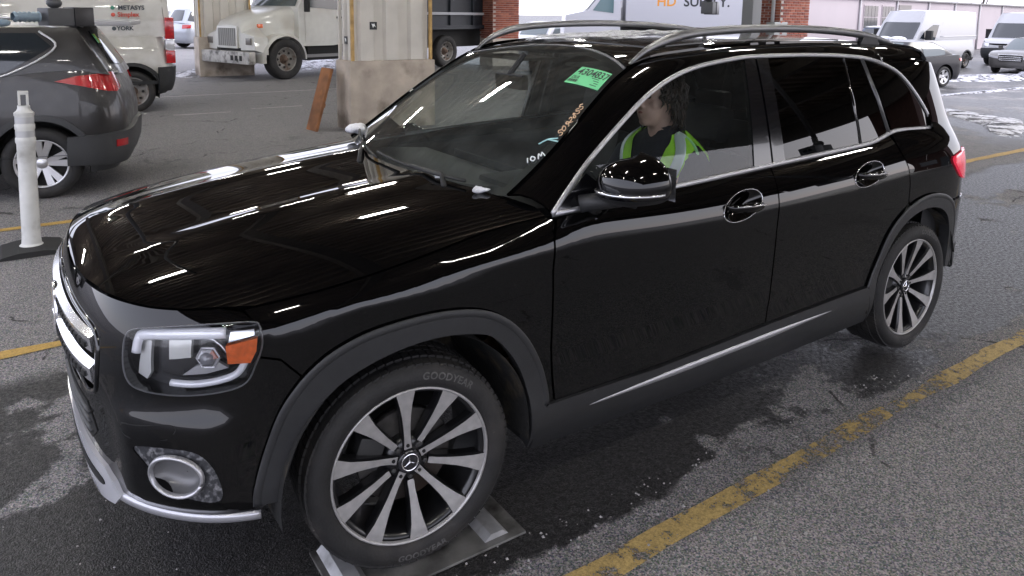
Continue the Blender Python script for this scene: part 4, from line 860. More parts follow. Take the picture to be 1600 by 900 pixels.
LAMP = mat('lamp_glow', (1,.95,.8), .4, emit=(1,.975,.92,60)); LBODY = mat('lamp_body', (.5,.5,.48), .5)
lr_ = None
for j, y in enumerate((-14.5, -9.2, -4.8, -.4, 3.6)):
    for i, x in enumerate((-12.6, -8.3, -5.2, -2.1, 1.0, 3.6)):
        lab = 'lit tube lamp under the canopy roof, reflected in the suv paint'
        if lr_ is None:
            l = thing('ceiling_lamp', lab, 'lamp', (x, y, CZ-.12), 0, 'tube lamps under the canopy'); lr_ = l
            MB().box((-.37,-.09,0), (.37,.09,.10), None, .01).build('lamp_housing', LBODY, l, auto=40); t_ = MB()
            t_.tube([(-.33,.04,-.02), (.33,.04,-.02)], .018, 8); t_.build('lamp_tube', LAMP, l, True); t_ = MB(); t_.tube([(-.33,-.04,-.02), (.33,-.04,-.02)], .018, 8); t_.build('lamp_tube', LAMP, l, True)
        else: c = copy_tree(lr_); c.location = (x, y, CZ-.12)
# concrete-footed columns with ribbed cladding
CONC = mat('old_concrete', (.42,.365,.31), .85, var=.22, vscale=3, bump=.5, bscale=18, dirt=(.16,.13,.10), dscale=2.2)
CLAD = mat('cream_cladding', (.54,.515,.475), .5, var=.08, vscale=3, rvar=.1); CLADY = mat('rusty_corner_trim', (.42,.27,.10), .6, var=.3, vscale=8)
def column(x0, x1, y0, y1, lab, hb=1.0):
    r = thing('canopy_column', lab, 'column', ((x0+x1)/2, (y0+y1)/2, 0), 0, 'canopy columns'); a, b = (x1-x0)/2, (y1-y0)/2
    MB().box((-a,-b,-.02), (a,b,hb), None, .03).build('concrete_base', CONC, r, auto=40)
    a -= .06; b -= .04; MB().box((-a+.06,-b+.06,hb-.01), (a-.06,b-.06,CZ-.3), None).build('core', CLAD, r)
    def rib(u0, u1, face):
        p = [(u0, 0), (u0+.028,.062), (u1-.028,.062), (u1, 0)]; V = []
        for z in (hb+.003, CZ-.3):
            for u, d in p:
                V.append({'f': (u, b-.062+d, z), 'k': (-u, -b+.062-d, z), 'l': (a-.062+d, -u, z), 'r': (-a+.062-d, u, z)}[face])
        mesh_obj('cladding_rib', V, [(0,1,5,4),(1,2,6,5),(2,3,7,6)][::1], CLAD, r)
    for face, h in (('f', a), ('k', a), ('l', b), ('r', b)):
        w = 2*h-.06; k = max(2, int(w/.30)); st = w/k
        for i in range(k): u = -w/2+st*(i+.18); rib(u, u+st*.64, face)
    for sx in (1, -1):
        for sy in (1, -1): MB().box((sx*a-.022, sy*b-.022, hb+.002), (sx*a+.022, sy*b+.022, CZ-.3), None, .004).build('corner_trim', CLADY if (sx, sy) in ((1, 1), (-1, 1)) else CLAD, r)
    return r
c1 = column(-4.42, -3.06, -7.80, -7.25, 'cream clad canopy column on concrete base with rusty board leaning on it')
c2 = column(-4.42, -3.06, -17.85, -17.25, 'cream clad canopy column behind the white truck nose')
STK = mat('sticker_black', (.015,.017,.02), .5); STW = mat('sticker_white', (.75,.75,.75), .5)
def sticker(px, pz, lab, face):
    if face == 'f': T = Matrix.Translation((px, -7.284, pz))
    else: T = Matrix.Translation((-3.115, px, pz)) @ Matrix.Rotation(-math.pi/2, 4, 'Z')
    t_ = thing('safety_sticker', lab, 'sticker', (0, 0, 0)); MB().box((-.055,-.003,-.055), (.055,.003,.055), T).build('plate', STK, t_)
    MB().prism([(-.035,-.02),(-.01,.0),(.005,-.03),(.03,.03),(.0,.022),(-.012,.035)], .0045, .0055, 1, T).build('symbol', STW, t_)
sticker(-3.44, 1.50, 'small square black sticker on the column face towards the suv', 'f'); sticker(-7.52, 1.29, 'small square black sticker on the narrow left side of the column', 'l')
RUST = mat('rusty_board', (.20,.085,.035), .8, var=.35, vscale=5, bump=.3, bscale=30, dirt=(.30,.12,.04), dscale=4)
bd = thing('leaning_board', 'rusty brown board leaning against the concrete column base', 'board', (-2.60,-7.60, 0), math.radians(8))
MB().box((-.03,-.145,0), (.015,.145,.93), Matrix.Rotation(math.radians(-17), 4, 'Y'), .012).build('board', RUST, bd, auto=40); MB().box((-.05,-.13,.36), (-.031,.13,.42), Matrix.Rotation(math.radians(-17), 4, 'Y'), .004).build('cleat', RUST, bd)
# white lane post
POSTW = mat('post_white', (.62,.62,.60), .45, var=.1, vscale=8, dirt=(.35,.34,.32), dscale=5); BANDG = mat('reflective_band', (.45,.45,.46), .35, .2)
po = thing('lane_post', 'white flexible lane post with grey bands on black rubber base', 'post', (.90,-3.36, 0)); T = Matrix.Rotation(math.radians(2.0), 4, 'X') @ Matrix.Rotation(math.radians(-1.5), 4, 'Y')
mb = MB(); mb.lathe([(0,.0),(.085,.0),(.085,.03),(.062,.05),(.058,.10),(.056,.60),(.056,.76),(.062,.775),(.062,.80),(.057,.81),(.057,.855),(.062,.87),(.062,.895),(.057,.905),(.057,.95),(.062,.965),(.062,.98),(.045,.995),(.038,1.01),(.038,1.03)], 2, 28, T); mb.build('tube', POSTW, po, auto=40)
for z in (.832, .928): mb = MB(); mb.lathe([(.058, z-.022), (.0585, z), (.058, z+.022)], 2, 28, T); mb.build('band', BANDG, po, True)
mb = MB()
for sx in (-1, 1): mb.box((sx*.024-.008,-.030,1.025), (sx*.024+.008,.030,1.115), T, .006)
mb.box((-.032,-.030,1.105), (.032,.030,1.13), T, .006); mb.build('handle', POSTW, po, auto=40)
MB().prism([(-.20,.0),(.20,.0),(.18,.022),(.08,.04),(-.08,.04),(-.18,.022)], -.16, .20, 1).build('rubber_base', mat('black_rubber', (.015,.015,.015), .8), po)
# camera rigs hanging over the lanes
CAMG = mat('camera_grey', (.055,.057,.062), .45); CAMB = mat('camera_black', (.01,.01,.012), .3); BLUEG = mat('blue_grey_hose', (.20,.27,.33), .5)
def rig(x, y, z, rz, lab, bell=False):
    r = thing('hanging_camera', lab, 'camera', (x, y, z), rz, 'camera rigs over the lanes')
    MB().box((-.12,-.07,-.07), (.10,.07,.07), None, .012).build('housing', CAMG, r, auto=40); MB().box((.095,-.078,-.078), (.26,.078,.078), None, .01).build('hood', CAMB, r, auto=40)
    mb = MB(); mb.lathe([(0,.264),(.05,.264),(.055,.255)], 0, 20); mb.build('lens', mat('lens_glass', (.01,.012,.02), .05), r, True)
    mb = MB(); mb.sphere((-.02,0,.11), (.06,.05,.045), 14); mb.tube([(-.02,0,.12), (-.05,.03,.16), (-.05,.02,.22)], .03, 8); mb.build('bracket', CAMG, r, True)
    MB().tube([(-.05,.02,.20), (-.05,.02,CZ-z-.02)], .026, 10).build('drop_pole', mat('pole_grey', (.12,.12,.125), .5, .4), r, True)
    if bell:
        mb = MB(); mb.tube([(-.02-.03*math.sin(u*40)*0, 0, .13-.03*0) for u in (0, 1)], .001, 4); mb = MB()
        mb.lathe([(.030+.012*(i % 2), -.34+.018*i) for i in range(12)], 0, 16, Matrix.Translation((0,.02,.0))); mb.sphere((-.42,.02,-.045), (.06,.04,.03), 12); mb.build('cable_bellows', BLUEG, r, True)
rig(.58,-4.30,1.63, math.radians(-150), 'grey camera on a drop pole with blue hose above the grey suv roof', True)
rig(-6.13,-3.47,1.80, math.radians(-150), 'grey camera hanging before the white trailer lettering')
rig(-4.95,2.80,1.50, math.radians(-10), 'dark camera on a pole mirrored in the suv rear door window')
# metal plate with two stop bars under the near front wheel
GALV = mat('galvanised_plate', (.22,.215,.205), .5, .55, var=.35, vscale=9, dirt=(.05,.045,.04), dscale=8); GALV2 = mat('worn_bare_steel', (.55,.55,.56), .35, .6, var=.25, vscale=12, dirt=(.12,.11,.10), dscale=9)
pl = thing('wheel_plate', 'scuffed metal plate with two bars under the suv front wheel', 'metal plate', (0,0,0))
MB().box((-.37,.66,.004), (.265,.955,.013), None, .003).build('plate', GALV, pl)
for x in (.20,-.27): MB().prism([(x-.045,.0135),(x+.045,.0135),(x+.022,.034),(x-.022,.034)], .67, .93, 1).build('stop_bar', GALV2, pl)
# brick piers
BRICK = [mat('brick_red', (.26,.075,.045), .85, var=.25, vscale=9), mat('brick_dark', (.20,.055,.038), .85, var=.25, vscale=9), mat('brick_light', (.32,.11,.07), .85, var=.25, vscale=9)]; MORT = mat('mortar', (.40,.36,.33), .9)
bm_ = [MB().box((-.095,-.006,-.0285), (.095,.012,.0285), None, .003).build('tmpbrick', m, None).data for m in BRICK]
for o in [o for o in bpy.data.objects if o.name.startswith('tmpbrick')]: bpy.data.objects.remove(o)
def pier(x, y, w, d, rz, h, z0, z1, lab, faces=(0, 1, 3)):
    zb = gz(x, y); r = thing('brick_pier', lab, 'brick pier', (x, y, zb), rz); MB().box((-w/2,-d/2,-.05), (w/2,d/2,h), None).build('mortar_core', MORT, r); rg = random.Random(int(abs(x*7+y)))
    for f in faces:
        L_ = w if f % 2 == 0 else d; n = int(round(L_/.205)); st = L_/n; T = Matrix.Rotation(f*math.pi/2, 4, 'Z'); off = (d if f % 2 == 0 else w)/2
        for j in range(int(z0/.0685), int(z1/.0685)):
            for i in range(n):
                u = -L_/2+st*(i+.5) + (st/2 if j % 2 else 0)
                if u > L_/2-.05: u -= L_; 
                u = max(-L_/2+.095, min(L_/2-.095, u))
                o = bpy.data.objects.new('brick', bm_[rg.randrange(3)]); link(o, r); o.matrix_local = T @ Matrix.Translation((u, off+rg.uniform(0,.003), .0685*(j+.5)))
    return r
# ------------------------------------------------------------------ other vehicles
CARGL = mat('dark_car_glass', (.018,.022,.026), .06, spec=.7); CARGL2 = mat('pale_car_glass', (.06,.08,.085), .07, spec=.8)
WRED = mat('rear_lamp_red', (.36,.006,.010), .2, coat=1); LCLR = mat('lamp_clear', (.55,.55,.58), .15, .3, coat=1); UNDER = mat('under_black', (.012,.012,.012), .8)
SILVER = mat('silver_alloy', (.55,.55,.56), .3, .8); STEELW = mat('white_steel_wheel', (.26,.25,.235), .55, dirt=(.10,.06,.04), dscale=7)
def cached(key, fn, _c={}):
    if key not in _c:
        o = fn(); _c[key] = o.data; bpy.data.objects.remove(o)
    return _c[key]
def road_wheel(parent, x, y, r, style='alloy', w=.22, rim=.66, z=None, rz=None):
    s = 1 if y > 0 else -1; k = sub('wheel', parent, (x, y, r if z is None else z), (0, 0, (0 if s > 0 else math.pi) if rz is None else rz)); h = w/2; R = r*rim
    def ty(): return MB().lathe([(R-.005, h*.7), (R+.012, h*.95), (R+(r-R)*.5, h*1.02), (r-.03, h*.95), (r-.008, h*.8), (r, h*.6), (r,-h*.6), (r-.01,-h*.85), (R,-h)], 1, 40).build('t', TYRE, None, True)
    link(bpy.data.objects.new('tyre', cached(('ty', r, w, rim), ty)), k)
    def lip(): return MB().lathe([(R*.94, h*.72), (R*.98, h*.86), (R*1.03, h*.88), (R*1.04, h*.75)], 1, 40).build('t', SILVER if style != 'steel' else STEELW, None, True)
    link(bpy.data.objects.new('rim', cached(('lip', r, w, rim, style), lip)), k)
    def dish(): return MB().lathe([(R*.97, h*.72), (R*.9, h*.1), (0, h*.05)], 1, 32).build('t', UNDER if style != 'steel' else STEELW, None, True)
    link(bpy.data.objects.new('wheel_dish', cached(('dish', r, w, rim, style), dish)), k)
    if style == 'alloy' or style == 'twin':
        n = 10 if style == 'twin' else 5
        def spk():
            a, b = (.035, .075) if style == 'alloy' else (.020, .034); a *= r/.35; b *= r/.35
            return MB().add([(-a, h*.62, .02), (a, h*.62, .02), (b, h*.80, R*.97), (-b, h*.80, R*.97), (-a, h*.35, .02), (a, h*.35, .02), (b, h*.5, R*.97), (-b, h*.5, R*.97)], [(0,3,2,1),(0,4,7,3),(1,2,6,5)]).build('t', SILVER, None)
        d = cached(('spk', r, style, rim), spk)
        for i in range(n):
            o = link(bpy.data.objects.new('spoke', d), k); a = 2*math.pi*i/n + (.10 if i % 2 else -.10)*(style == 'twin') + .2; o.rotation_euler = (0, a, 0)
        link(bpy.data.objects.new('hub_cap', cached(('hub', r), lambda: MB().lathe([(0, h*.72), (.04, h*.70), (.06, h*.6)], 1, 20).build('t', SILVER, None, True))), k)
    else:
        def hb(): return MB().lathe([(0, h*.9), (r*.10, h*.9), (r*.13, h*.6), (r*.2, h*.3), (r*.24, h*.06)], 1, 20).build('t', mat('dirty_hub', (.12,.08,.06), .8, var=.4, vscale=20), None, True)
        link(bpy.data.objects.new('hub', cached(('hb', r, w), hb)), k)
        def ho(): return MB().lathe([(0, .006), (r*.06, .004), (r*.06, -.01)], 1, 12).build('t', UNDER, None)
        for i in range(8): o = link(bpy.data.objects.new('hand_hole', cached(('ho', r), ho)), k); a = 2*math.pi*i/8; o.location = (R*.68*math.cos(a), h*.28, R*.68*math.sin(a))
    return k
def gen_car(root, paint, L, Wd, axles, r, deck, gh, zr, style='alloy', glass_m=None, clad=None, wins=(), z0=.24, tum=.13, rear_win=True, cladz=.45, bulge=.03, arch=.075, fr=1.0, wind=(.06,.95)):
    """deck: (x, z) top line of the lower body from nose to tail; gh: windscreen foot, windscreen top, roof end, rear glass foot"""
    hL, hW = L/2, Wd/2; glass_m = glass_m or CARGL
    dz = nspl([p[0] for p in deck], [p[1] for p in deck])
    pts = [(hL,0),(hL-.02*fr,.5*hW),(hL-.09*fr,.78*hW),(hL-.28*fr,.95*hW),(hL-.65*fr,hW),(0,hW),(-hL+.45,hW),(-hL+.2,.965*hW),(-hL+.07,.85*hW),(-hL,.55*hW),(-hL,0)]
    prof = nspl([z0-.05, z0, z0+.10, .56, .72, .9, 1.1, 1.4], [.10,.07,.03,.008,0,.012,.045,.11])
    ring = Ring(pts, lambda x, nx, z: prof(z)*(1+.8*np.abs(nx)))
    sm = ring.smax; sx = lambda x: float(ring.s_of_x(x))
    ss = np.linspace(0, sm, 60); top_ = [(float(s), float(dz(ring.fx(s)))) for s in ss]
    bot = [(sm, z0)]
    for ax in sorted(axles):
        R = r+arch; a0 = math.asin(min(1, max(-1, (z0-r)/R)))
        bot += [(sx(ax-R*math.cos(t_)), r+R*math.sin(t_)) for t_ in np.linspace(a0, math.pi-a0, 18)]
    bot.append((0, z0))
    panel('body', ring, top_+bot, paint, root, both=True, res=.12, bstep=.06, flange=.03)
    yp = lambda x: np.interp(-np.asarray(x, float), -ring._x, np.maximum(ring._y, .02))
    def DECK_(x, y):
        x, y = np.broadcast_arrays(np.asarray(x, float), np.asarray(y, float)); w = np.maximum(yp(x)-.05, .05)
        return np.stack([x, y, dz(x)+.05*np.maximum(0, 1-(np.abs(y)/w)**3)-.002], -1)
    dp = []
    for s in ss[2:-2:2]:
        P = ring(s, float(dz(ring.fx(s)))); dp.append((float(P[0]), float(P[1])))
    dp = dp + [(x, -y) for x, y in dp[::-1]]
    panel('hood_and_deck', DECK_, dp, paint, root, res=.12, flange=0)
    x0, x1, x2, x3 = gh; w0 = hW-.075; w1 = w0-tum; zb0 = dz
    def path(xa, xb, w, q): return np.array([(xa,0),(xa-.04,.5*w),(xa-.14*q,.84*w),(xa-.36*q,.985*w),(xa*.5+xb*.5,w),(xb+.26*q,.985*w),(xb+.09*q,.88*w),(xb+.02,.5*w),(xb,0)])
    pa, pb = path(x0, x3, w0, 1), path(x1, x2, w1, .75); U = np.arange(9.)
    f = [nspl(U, pa[:,0]), nspl(U, pa[:,1]), nspl(U, pb[:,0]), nspl(U, pb[:,1])]
    def GHs(u, h):
        u, h = np.broadcast_arrays(np.asarray(u, float), np.asarray(h, float)); xb, yb = f[0](u), f[1](u); b = 4*h*(1-h)*bulge
        z0_ = dz(xb)-.01; x = xb+(f[2](u)-xb)*h; y = yb+(f[3](u)-yb)*h
        n = np.hypot(x-(x1+x2)/2, y)+.01
        return np.stack([x, y+b*np.sign(y)*np.minimum(1, np.abs(y)/.4), z0_+(zr-z0_)*h + b*.4], -1)
    panel('greenhouse', GHs, [(0,0),(8,0),(8,1),(0,1)], paint, root, both=True, res=.25, bstep=.12, flange=0)
    def ROOF_(x, y):
        x, y = np.broadcast_arrays(np.asarray(x, float), np.asarray(y, float)); return np.stack([x, y, zr+.05*np.maximum(0, 1-(y/w1)**2)*np.clip(np.minimum(x1-x, x-x2)/.5+.1, 0, 1)], -1)
    uu = np.linspace(0, 8, 41); rp = [(float(f[2](u)), float(f[3](u))) for u in uu[1:-1]]; rp = rp+[(a, -b) for a, b in rp[::-1]]
    panel('roof', ROOF_, rp, paint, root, res=.2, flange=0)
    panel('windscreen', GHs, [(0,wind[0]),(1.9,wind[0]+.02),(2.1,wind[1]-.05),(1.9,wind[1]),(0,wind[1])], glass_m, root, both=True, off=.006, res=.2, flange=.006)
    if rear_win: panel('rear_window', GHs, [(6.75,.2),(6.9,.9),(8,.93),(8,.15)], glass_m, root, both=True, off=.006, res=.2, flange=.006)
    for poly in wins:
        for mrr in (False, True): panel('side_window', GHs, poly, glass_m, root, off=.006, res=.15, flange=.006, mirror=mrr)
    if clad:
        cp = [(0, cladz)] + [(s_, cladz) for s_ in np.linspace(.05, sm, 60)]; 
        panel('lower_cladding', ring, [(float(s), z) for s, z in cp] + [(s, z) for s, z in bot if z <= cladz+1e-6], clad, root, both=True, off=.008, res=.12, bstep=.06)
        for ax in axles:
            for mrr in (False, True):
                R = r+arch; th = np.linspace(math.asin(min(1, (z0-r)/R)), math.pi-math.asin(min(1, (z0-r)/R)), 20)
                panel('arch_trim', ring, [(sx(ax-R*math.cos(t_)), r+R*math.sin(t_)) for t_ in th] + [(sx(ax-(R+.06)*math.cos(t_)), r+(R+.06)*math.sin(t_)) for t_ in th[::-1]], clad, root, off=.012, res=.08, bstep=.05, mirror=mrr)
    for ax in axles:
        for s in (1, -1):
            road_wheel(root, ax, s*(hW-.13), r, style)
            mb = MB(); mb.grid(lambda a, b: (ax+(r+arch-.01)*math.cos(a), s*(hW-.36+b*.30), r+(r+arch-.01)*math.sin(a)), np.linspace(-.3, math.pi+.3, 18), [0, 1]); mb.grid(lambda a, b: (ax+(r+arch-.01)*b*math.cos(a), s*(hW-.36), r+(r+arch-.01)*b*math.sin(a)), np.linspace(-.3, math.pi+.3, 18), [0, 1]); mb.build('wheel_well', UNDER, root)
    MB().box((-hL+.25,-hW+.38,z0), (hL-.25,hW-.38,z0+.12), None).build('underbody', UNDER, root)
    return ring, GHs, dz, sx
# --- grey suv two lanes over, seen from behind its left side
SUVG = mat('dark_grey_paint', (.022,.0205,.0205), .38, .2, .4, rvar=.1); CLG = mat('suv_grey_cladding', (.032,.033,.035), .55)
gs = thing('grey_suv', 'dark grey suv seen from its left rear quarter beside the white post', 'suv', (1.99,-6.08, 0), math.radians(-12)); gs.scale = (.93,.93,.93)
ring, GHs, dz, sx = gen_car(gs, SUVG, 4.57, 1.84, (1.33,-1.54), .345, [(2.285,.80),(1.9,.93),(1.0,1.02),(0,1.09),(-1.2,1.17),(-2.0,1.22),(-2.285,1.17)], (1.05,.25,-1.95,-2.24), 1.64, 'twin', None, CLG,
    [[(3.2,.07),(3.70,.05),(3.70,.88),(3.45,.88)], [(3.76,.05),(4.20,.05),(4.20,.88),(3.76,.88)], [(4.25,.06),(4.44,.10),(4.78,.55),(4.68,.86),(4.25,.88)]], tum=.15, cladz=.42)
for mrr in (False, True):
    panel('tail_light', ring, [(sx(-1.70),1.13),(sx(-1.88),1.18),(ring.smax-.85,1.205),(ring.smax-.62,1.20),(ring.smax-.58,1.05),(ring.smax-.74,1.01),(ring.smax-.90,1.03),(sx(-1.90),1.09)], WRED, gs, off=.015, res=.05, flange=.02, mirror=mrr)
    panel('bumper_reflector', ring, [(ring.smax-.86,.55),(ring.smax-.72,.55),(ring.smax-.72,.48),(ring.smax-.86,.48)], WRED, gs, off=.052, res=.06, flange=.01, mirror=mrr)
    strip('window_chrome', GHs, cr([(4.22,.03),(4.45,.06),(4.82,.55),(4.72,.90)], 5), .02, .008, SILVER, gs, off=.008, mirror=mrr)
    mb = MB(); s = -1 if mrr else 1
    mb.tube([(.3, s*.66, 1.665), (.1, s*.665, 1.715), (-1.2, s*.665, 1.735), (-1.75, s*.66, 1.715), (-1.95, s*.65, 1.66)], .022, 8); mb.build('roof_rail', SILVER, gs, True)
panel('rear_bumper', ring, [(sx(-1.78),.60),(sx(-1.76),.33),(ring.smax,.30),(ring.smax,.66)], CLG, gs, both=True, off=.045, res=.08, flange=.05)
mb = MB(); mb.box((-2.36,-.62,1.655), (-1.80,.62,1.705), None, .018); mb.build('rear_spoiler', mat('spoiler_light', (.35,.35,.36), .4), gs, auto=40)
box('mud_flap', (-1.80,.62,.16), (-1.785,.90,.40), UNDER, gs); box('mud_flap', (-1.80,-.90,.16), (-1.785,-.62,.40), UNDER, gs)
for y_, m_ in ((.42, mat('green_sticker', (.10,.45,.18), .5)), (.52, mat('yellow_sticker', (.55,.65,.10), .5))): panel('glass_sticker', GHs, [(6.45+y_,.62),(6.60+y_,.62),(6.60+y_,.82),(6.45+y_,.82)], m_, gs, off=.012, flange=0, res=.2)
# --- white cargo van with lettering
VANW = mat('van_white', (.50,.495,.47), .4, 0, .5, var=.06, vscale=2, dirt=(.30,.28,.24), dscale=1.3)
vn = thing('lettered_van', 'white cargo van with four lines of lettering beside its rear corner', 'van', (1.55,-11.75, 0))
vdeck = [(2.9,1.0),(2.5,1.15),(1.9,1.25),(1.0,1.25),(-2.9,1.25)]
ring, GHs, dz, sx = gen_car(vn, VANW, 5.9, 2.05, (2.0,-1.75-.52), .345, vdeck, (2.2,1.25,-2.86,-2.92), 2.55, 'steel', None, mat('van_lower_black', (.014,.015,.016), .6), [[(3.15,.08),(3.6,.06),(3.6,.60),(3.42,.60)]], tum=.16, rear_win=False, cladz=.52, z0=.30)
LET = {'dark': mat('van_letter_dark', (.03,.04,.05), .5), 'red': mat('van_letter_red', (.45,.06,.04), .5), 'grn': mat('van_letter_green', (.04,.20,.14), .5)}
def van_side(x, z, S=GHs):
    h = (z-1.24)/(2.55-1.24); lo, hi = 4., 6.
    for _ in range(24):
        m = (lo+hi)/2
        if S(m, h)[0] > x: lo = m
        else: hi = m
    q = S(lo, h); return (float(q[0]), float(q[1])+.012, float(q[2]))
for i, (tx, col, sz) in enumerate((('METASYS','dark',.095), ('Simplex','red',.10), ('tyco','dark',.10), ('YORK','dark',.09))):
    zc = 1.70-.107*i; x_ = {0: -2.33, 1: -2.28, 2: -2.19, 3: -2.22}[i]
    text_on('van_lettering', tx, sz, lambda a, b, z=zc, x0=x_: van_side(x0-a, z+b), LET[col], vn, .003)
for zc, c_ in ((1.70,'grn'),(1.593,'red'),(1.379,'dark')):
    mb = MB(); V = [van_side(-2.06-.032*math.cos(a), zc+.032*math.sin(a)) for a in np.linspace(0, 2*math.pi, 12)[:-1]]; mb.add(V, [list(range(11))]); mb.build('van_logo', LET[c_], vn)
for mrr in (False, True):
    sgn = -1 if mrr else 1
    for za, zb, m_ in ((1.20,1.56,WRED), (1.02,1.195,LCLR), (.80,1.015,WRED)): MB().box((-2.945,.86,za), (-2.80,.99,zb), Matrix.Scale(sgn, 4, (0,1,0)), .02).build('tail_light', m_, vn, auto=40)
    strip('door_seam', GHs, [(5.18,.02),(5.15,.3),(5.13,.6),(5.08,.85)], .012, .003, mat('van_seam', (.12,.12,.11), .7), vn, mirror=mrr); strip('side_crease', GHs, [(u, .10) for u in np.linspace(3.9,5.5,12)], .04, .012, VANW, vn, mirror=mrr) if False else None
panel('rear_bumper', ring, [(sx(-2.66),.74),(sx(-2.66),.36),(ring.smax,.36),(ring.smax,.74)], mat('van_lower_black', (0,0,0)), vn, both=True, off=.05, res=.08, flange=.06)
# --- white dump truck
TRW = mat('truck_white', (.58,.58,.55), .4, 0, .4, var=.05, dirt=(.46,.44,.40), dscale=1.5); TRD = mat('dump_bed_navy', (.016,.020,.028), .5, var=.2, vscale=2)
tr = thing('dump_truck', 'white dump truck with rusty hub and dark bed behind the concrete column', 'truck', (-4.75+.37,-15.7-1.0, 0), math.radians(19.9))
def loft(name, secs, m, parent, auto=35):
    """closed sections of equal length -> skin with end caps"""
    n = len(secs[0]); V = [p for s in secs for p in s]; F = [(i*n+j, i*n+(j+1) % n, (i+1)*n+(j+1) % n, (i+1)*n+j) for i in range(len(secs)-1) for j in range(n)] + [tuple(range(n))[::-1], tuple(range((len(secs)-1)*n, len(secs)*n))]
    o = mesh_obj(name, V, F, m, parent, True); bm = bmesh.new(); bm.from_mesh(o.data); bmesh.ops.recalc_face_normals(bm, faces=bm.faces); bm.to_mesh(o.data); bm.free(); o.data.set_sharp_from_angle(angle=math.radians(auto)); return o
def hsec(x, w, zt, zb, rr=.14): return [(x,-w,zb),(x,-w,zt-rr),(x,-w+rr*.35,zt-rr*.35),(x,-w+rr,zt),(x,0,zt+.03),(x,w-rr,zt),(x,w-rr*.35,zt-rr*.35),(x,w,zt-rr),(x,w,zb)]
loft('hood', [hsec(.84,.52,1.30,.78), hsec(.74,.58,1.42,.75), hsec(.45,.66,1.54,.85), hsec(.0,.74,1.66,.95), hsec(-.55,.82,1.78,1.0)], TRW, tr)
box('grille_frame', (.82,-.42,.76), (.885,.42,1.30), TRW, tr, .03)
box('grille', (.88,-.36,.82), (.892,.36,1.25), mat('grille_grey', (.16,.16,.155), .5), tr)
for i in range(9): box('grille_bar', (.89,-.34+.08*i,.83), (.902,-.31+.08*i,1.24), mat('grille_bar_grey', (.34,.34,.33), .5), tr)
for s in (1, -1):
    mb = MB(); V = []; F = []; nA = 20
    for i in range(nA):
        a = math.radians(-8)+math.radians(190)*i/(nA-1)
        for y_, ro in ((.62,.60),(.80,.63),(1.10,.63),(1.13,.56)): V.append((ro*math.cos(a)*1.04, s*y_, .50+ro*math.sin(a)))
    F = [(i*4+j, i*4+j+1, (i+1)*4+j+1, (i+1)*4+j) for i in range(nA-1) for j in range(3)]; mb.add(V, F); o = mb.build('fender', TRW, tr, True)
    loft('headlight_pod', [[(.84,s*.50,.72),(.80,s*1.02,.74),(.80,s*.98,1.06),(.84,s*.50,1.16)], [(.50,s*.62,.62),(.50,s*1.12,.62),(.50,s*1.10,1.02),(.50,s*.70,1.30)]], TRW, tr); box('headlight', (.815,s*.80-.10,.86), (.845,s*.80+.10,1.02), mat('truck_headlight', (.12,.11,.10), .2), tr, .01)
    box('marker_lamp', (.40,s*.74-.03,1.26), (.52,s*.74+.05,1.36), AMBER, tr, .015)
box('bumper', (.82,-1.05,.40), (1.0,1.05,.70), mat('dirty_bumper', (.36,.35,.33), .55, .2, var=.4, vscale=4, dirt=(.05,.045,.04), dscale=5), tr, .03)
for i in range(3): box('bumper_slot', (.995,.30+.18*i,.48), (1.008,.40+.18*i,.60), UNDER, tr)
cab = [(-.50,.95),(-.50,1.76),(-.95,2.62),(-1.15,2.72),(-2.05,2.72),(-2.10,.85),(-1.6,.80),(-.62,.80)]
MB().prism(cab, -1.0, 1.0, 1).build('cab', TRW, tr)
for s in (1, -1):
    MB().prism([(-.78,1.78),(-1.10,2.50),(-1.92,2.50),(-1.92,1.72)], s*1.002, s*1.012, 1).build('side_window', CARGL2, tr); MB().prism([(-.70,.92),(-.70,1.68),(-1.98,1.62),(-1.98,.92)], s*1.002, s*1.010, 1).build('door', TRW, tr)
    box('door_handle', (-1.9, s*1.01-.01, 1.50), (-1.72, s*1.03+.01, 1.55), UNDER, tr); box('side_step', (-2.0, s*.80-.12, .50), (-.72, s*.80+.12, .58), mat('step_grey', (.2,.2,.2), .5, .4), tr); box('fuel_tank', (-1.95, s*.72-.16, .42), (-.85, s*.72+.16, .80), UNDER, tr, .06)
    mb = MB(); mb.tube([(-.72,s*1.02,1.80), (-.55,s*1.28,1.82)], .015, 6); mb.box((-.58,s*1.28-.09,1.66), (-.52,s*1.28+.09,2.10), None, .02); mb.build('mirror', UNDER, tr, auto=40)
MB().add([(-.515,-.88,1.80),(-.515,.88,1.80),(-.925,.84,2.58),(-.925,-.84,2.58)], [(0,1,2,3)], Matrix.Translation((.012,0,.004))).build('windscreen', CARGL2, tr)
box('bed_subframe', (-8.0,-.95,.62), (-2.2,.95,1.19), UNDER, tr); box('chassis', (-8.2,-.42,.58), (.8,.42,.86), UNDER, tr)
dump = [(-2.45,1.20),(-2.45,2.55),(-2.7,2.75),(-7.6,2.75),(-8.1,2.2),(-8.1,1.20)]
MB().prism(dump, -1.18, 1.18, 1).build('dump_bed', TRD, tr)
for x in (-2.8,-3.9,-5.0,-6.1,-7.2): box('bed_rib', (x-.06,1.18,1.22), (x+.06,1.25,2.70), TRD, tr)
box('bed_rail', (-8.1,1.20,1.62), (-2.45,1.265,1.70), mat('snowy_rail', (.45,.46,.5), .6), tr); box('bed_rail', (-8.1,1.20,1.18), (-2.45,1.28,1.30), TRD, tr)
box('hydraulic_tank', (-3.6,.5,.72), (-2.9,.95,1.12), mat('hydraulic_yellow', (.30,.24,.08), .6, var=.4), tr, .03); box('marker_lamp', (-7.9,1.19,1.36), (-7.8,1.25,1.44), AMBER, tr)
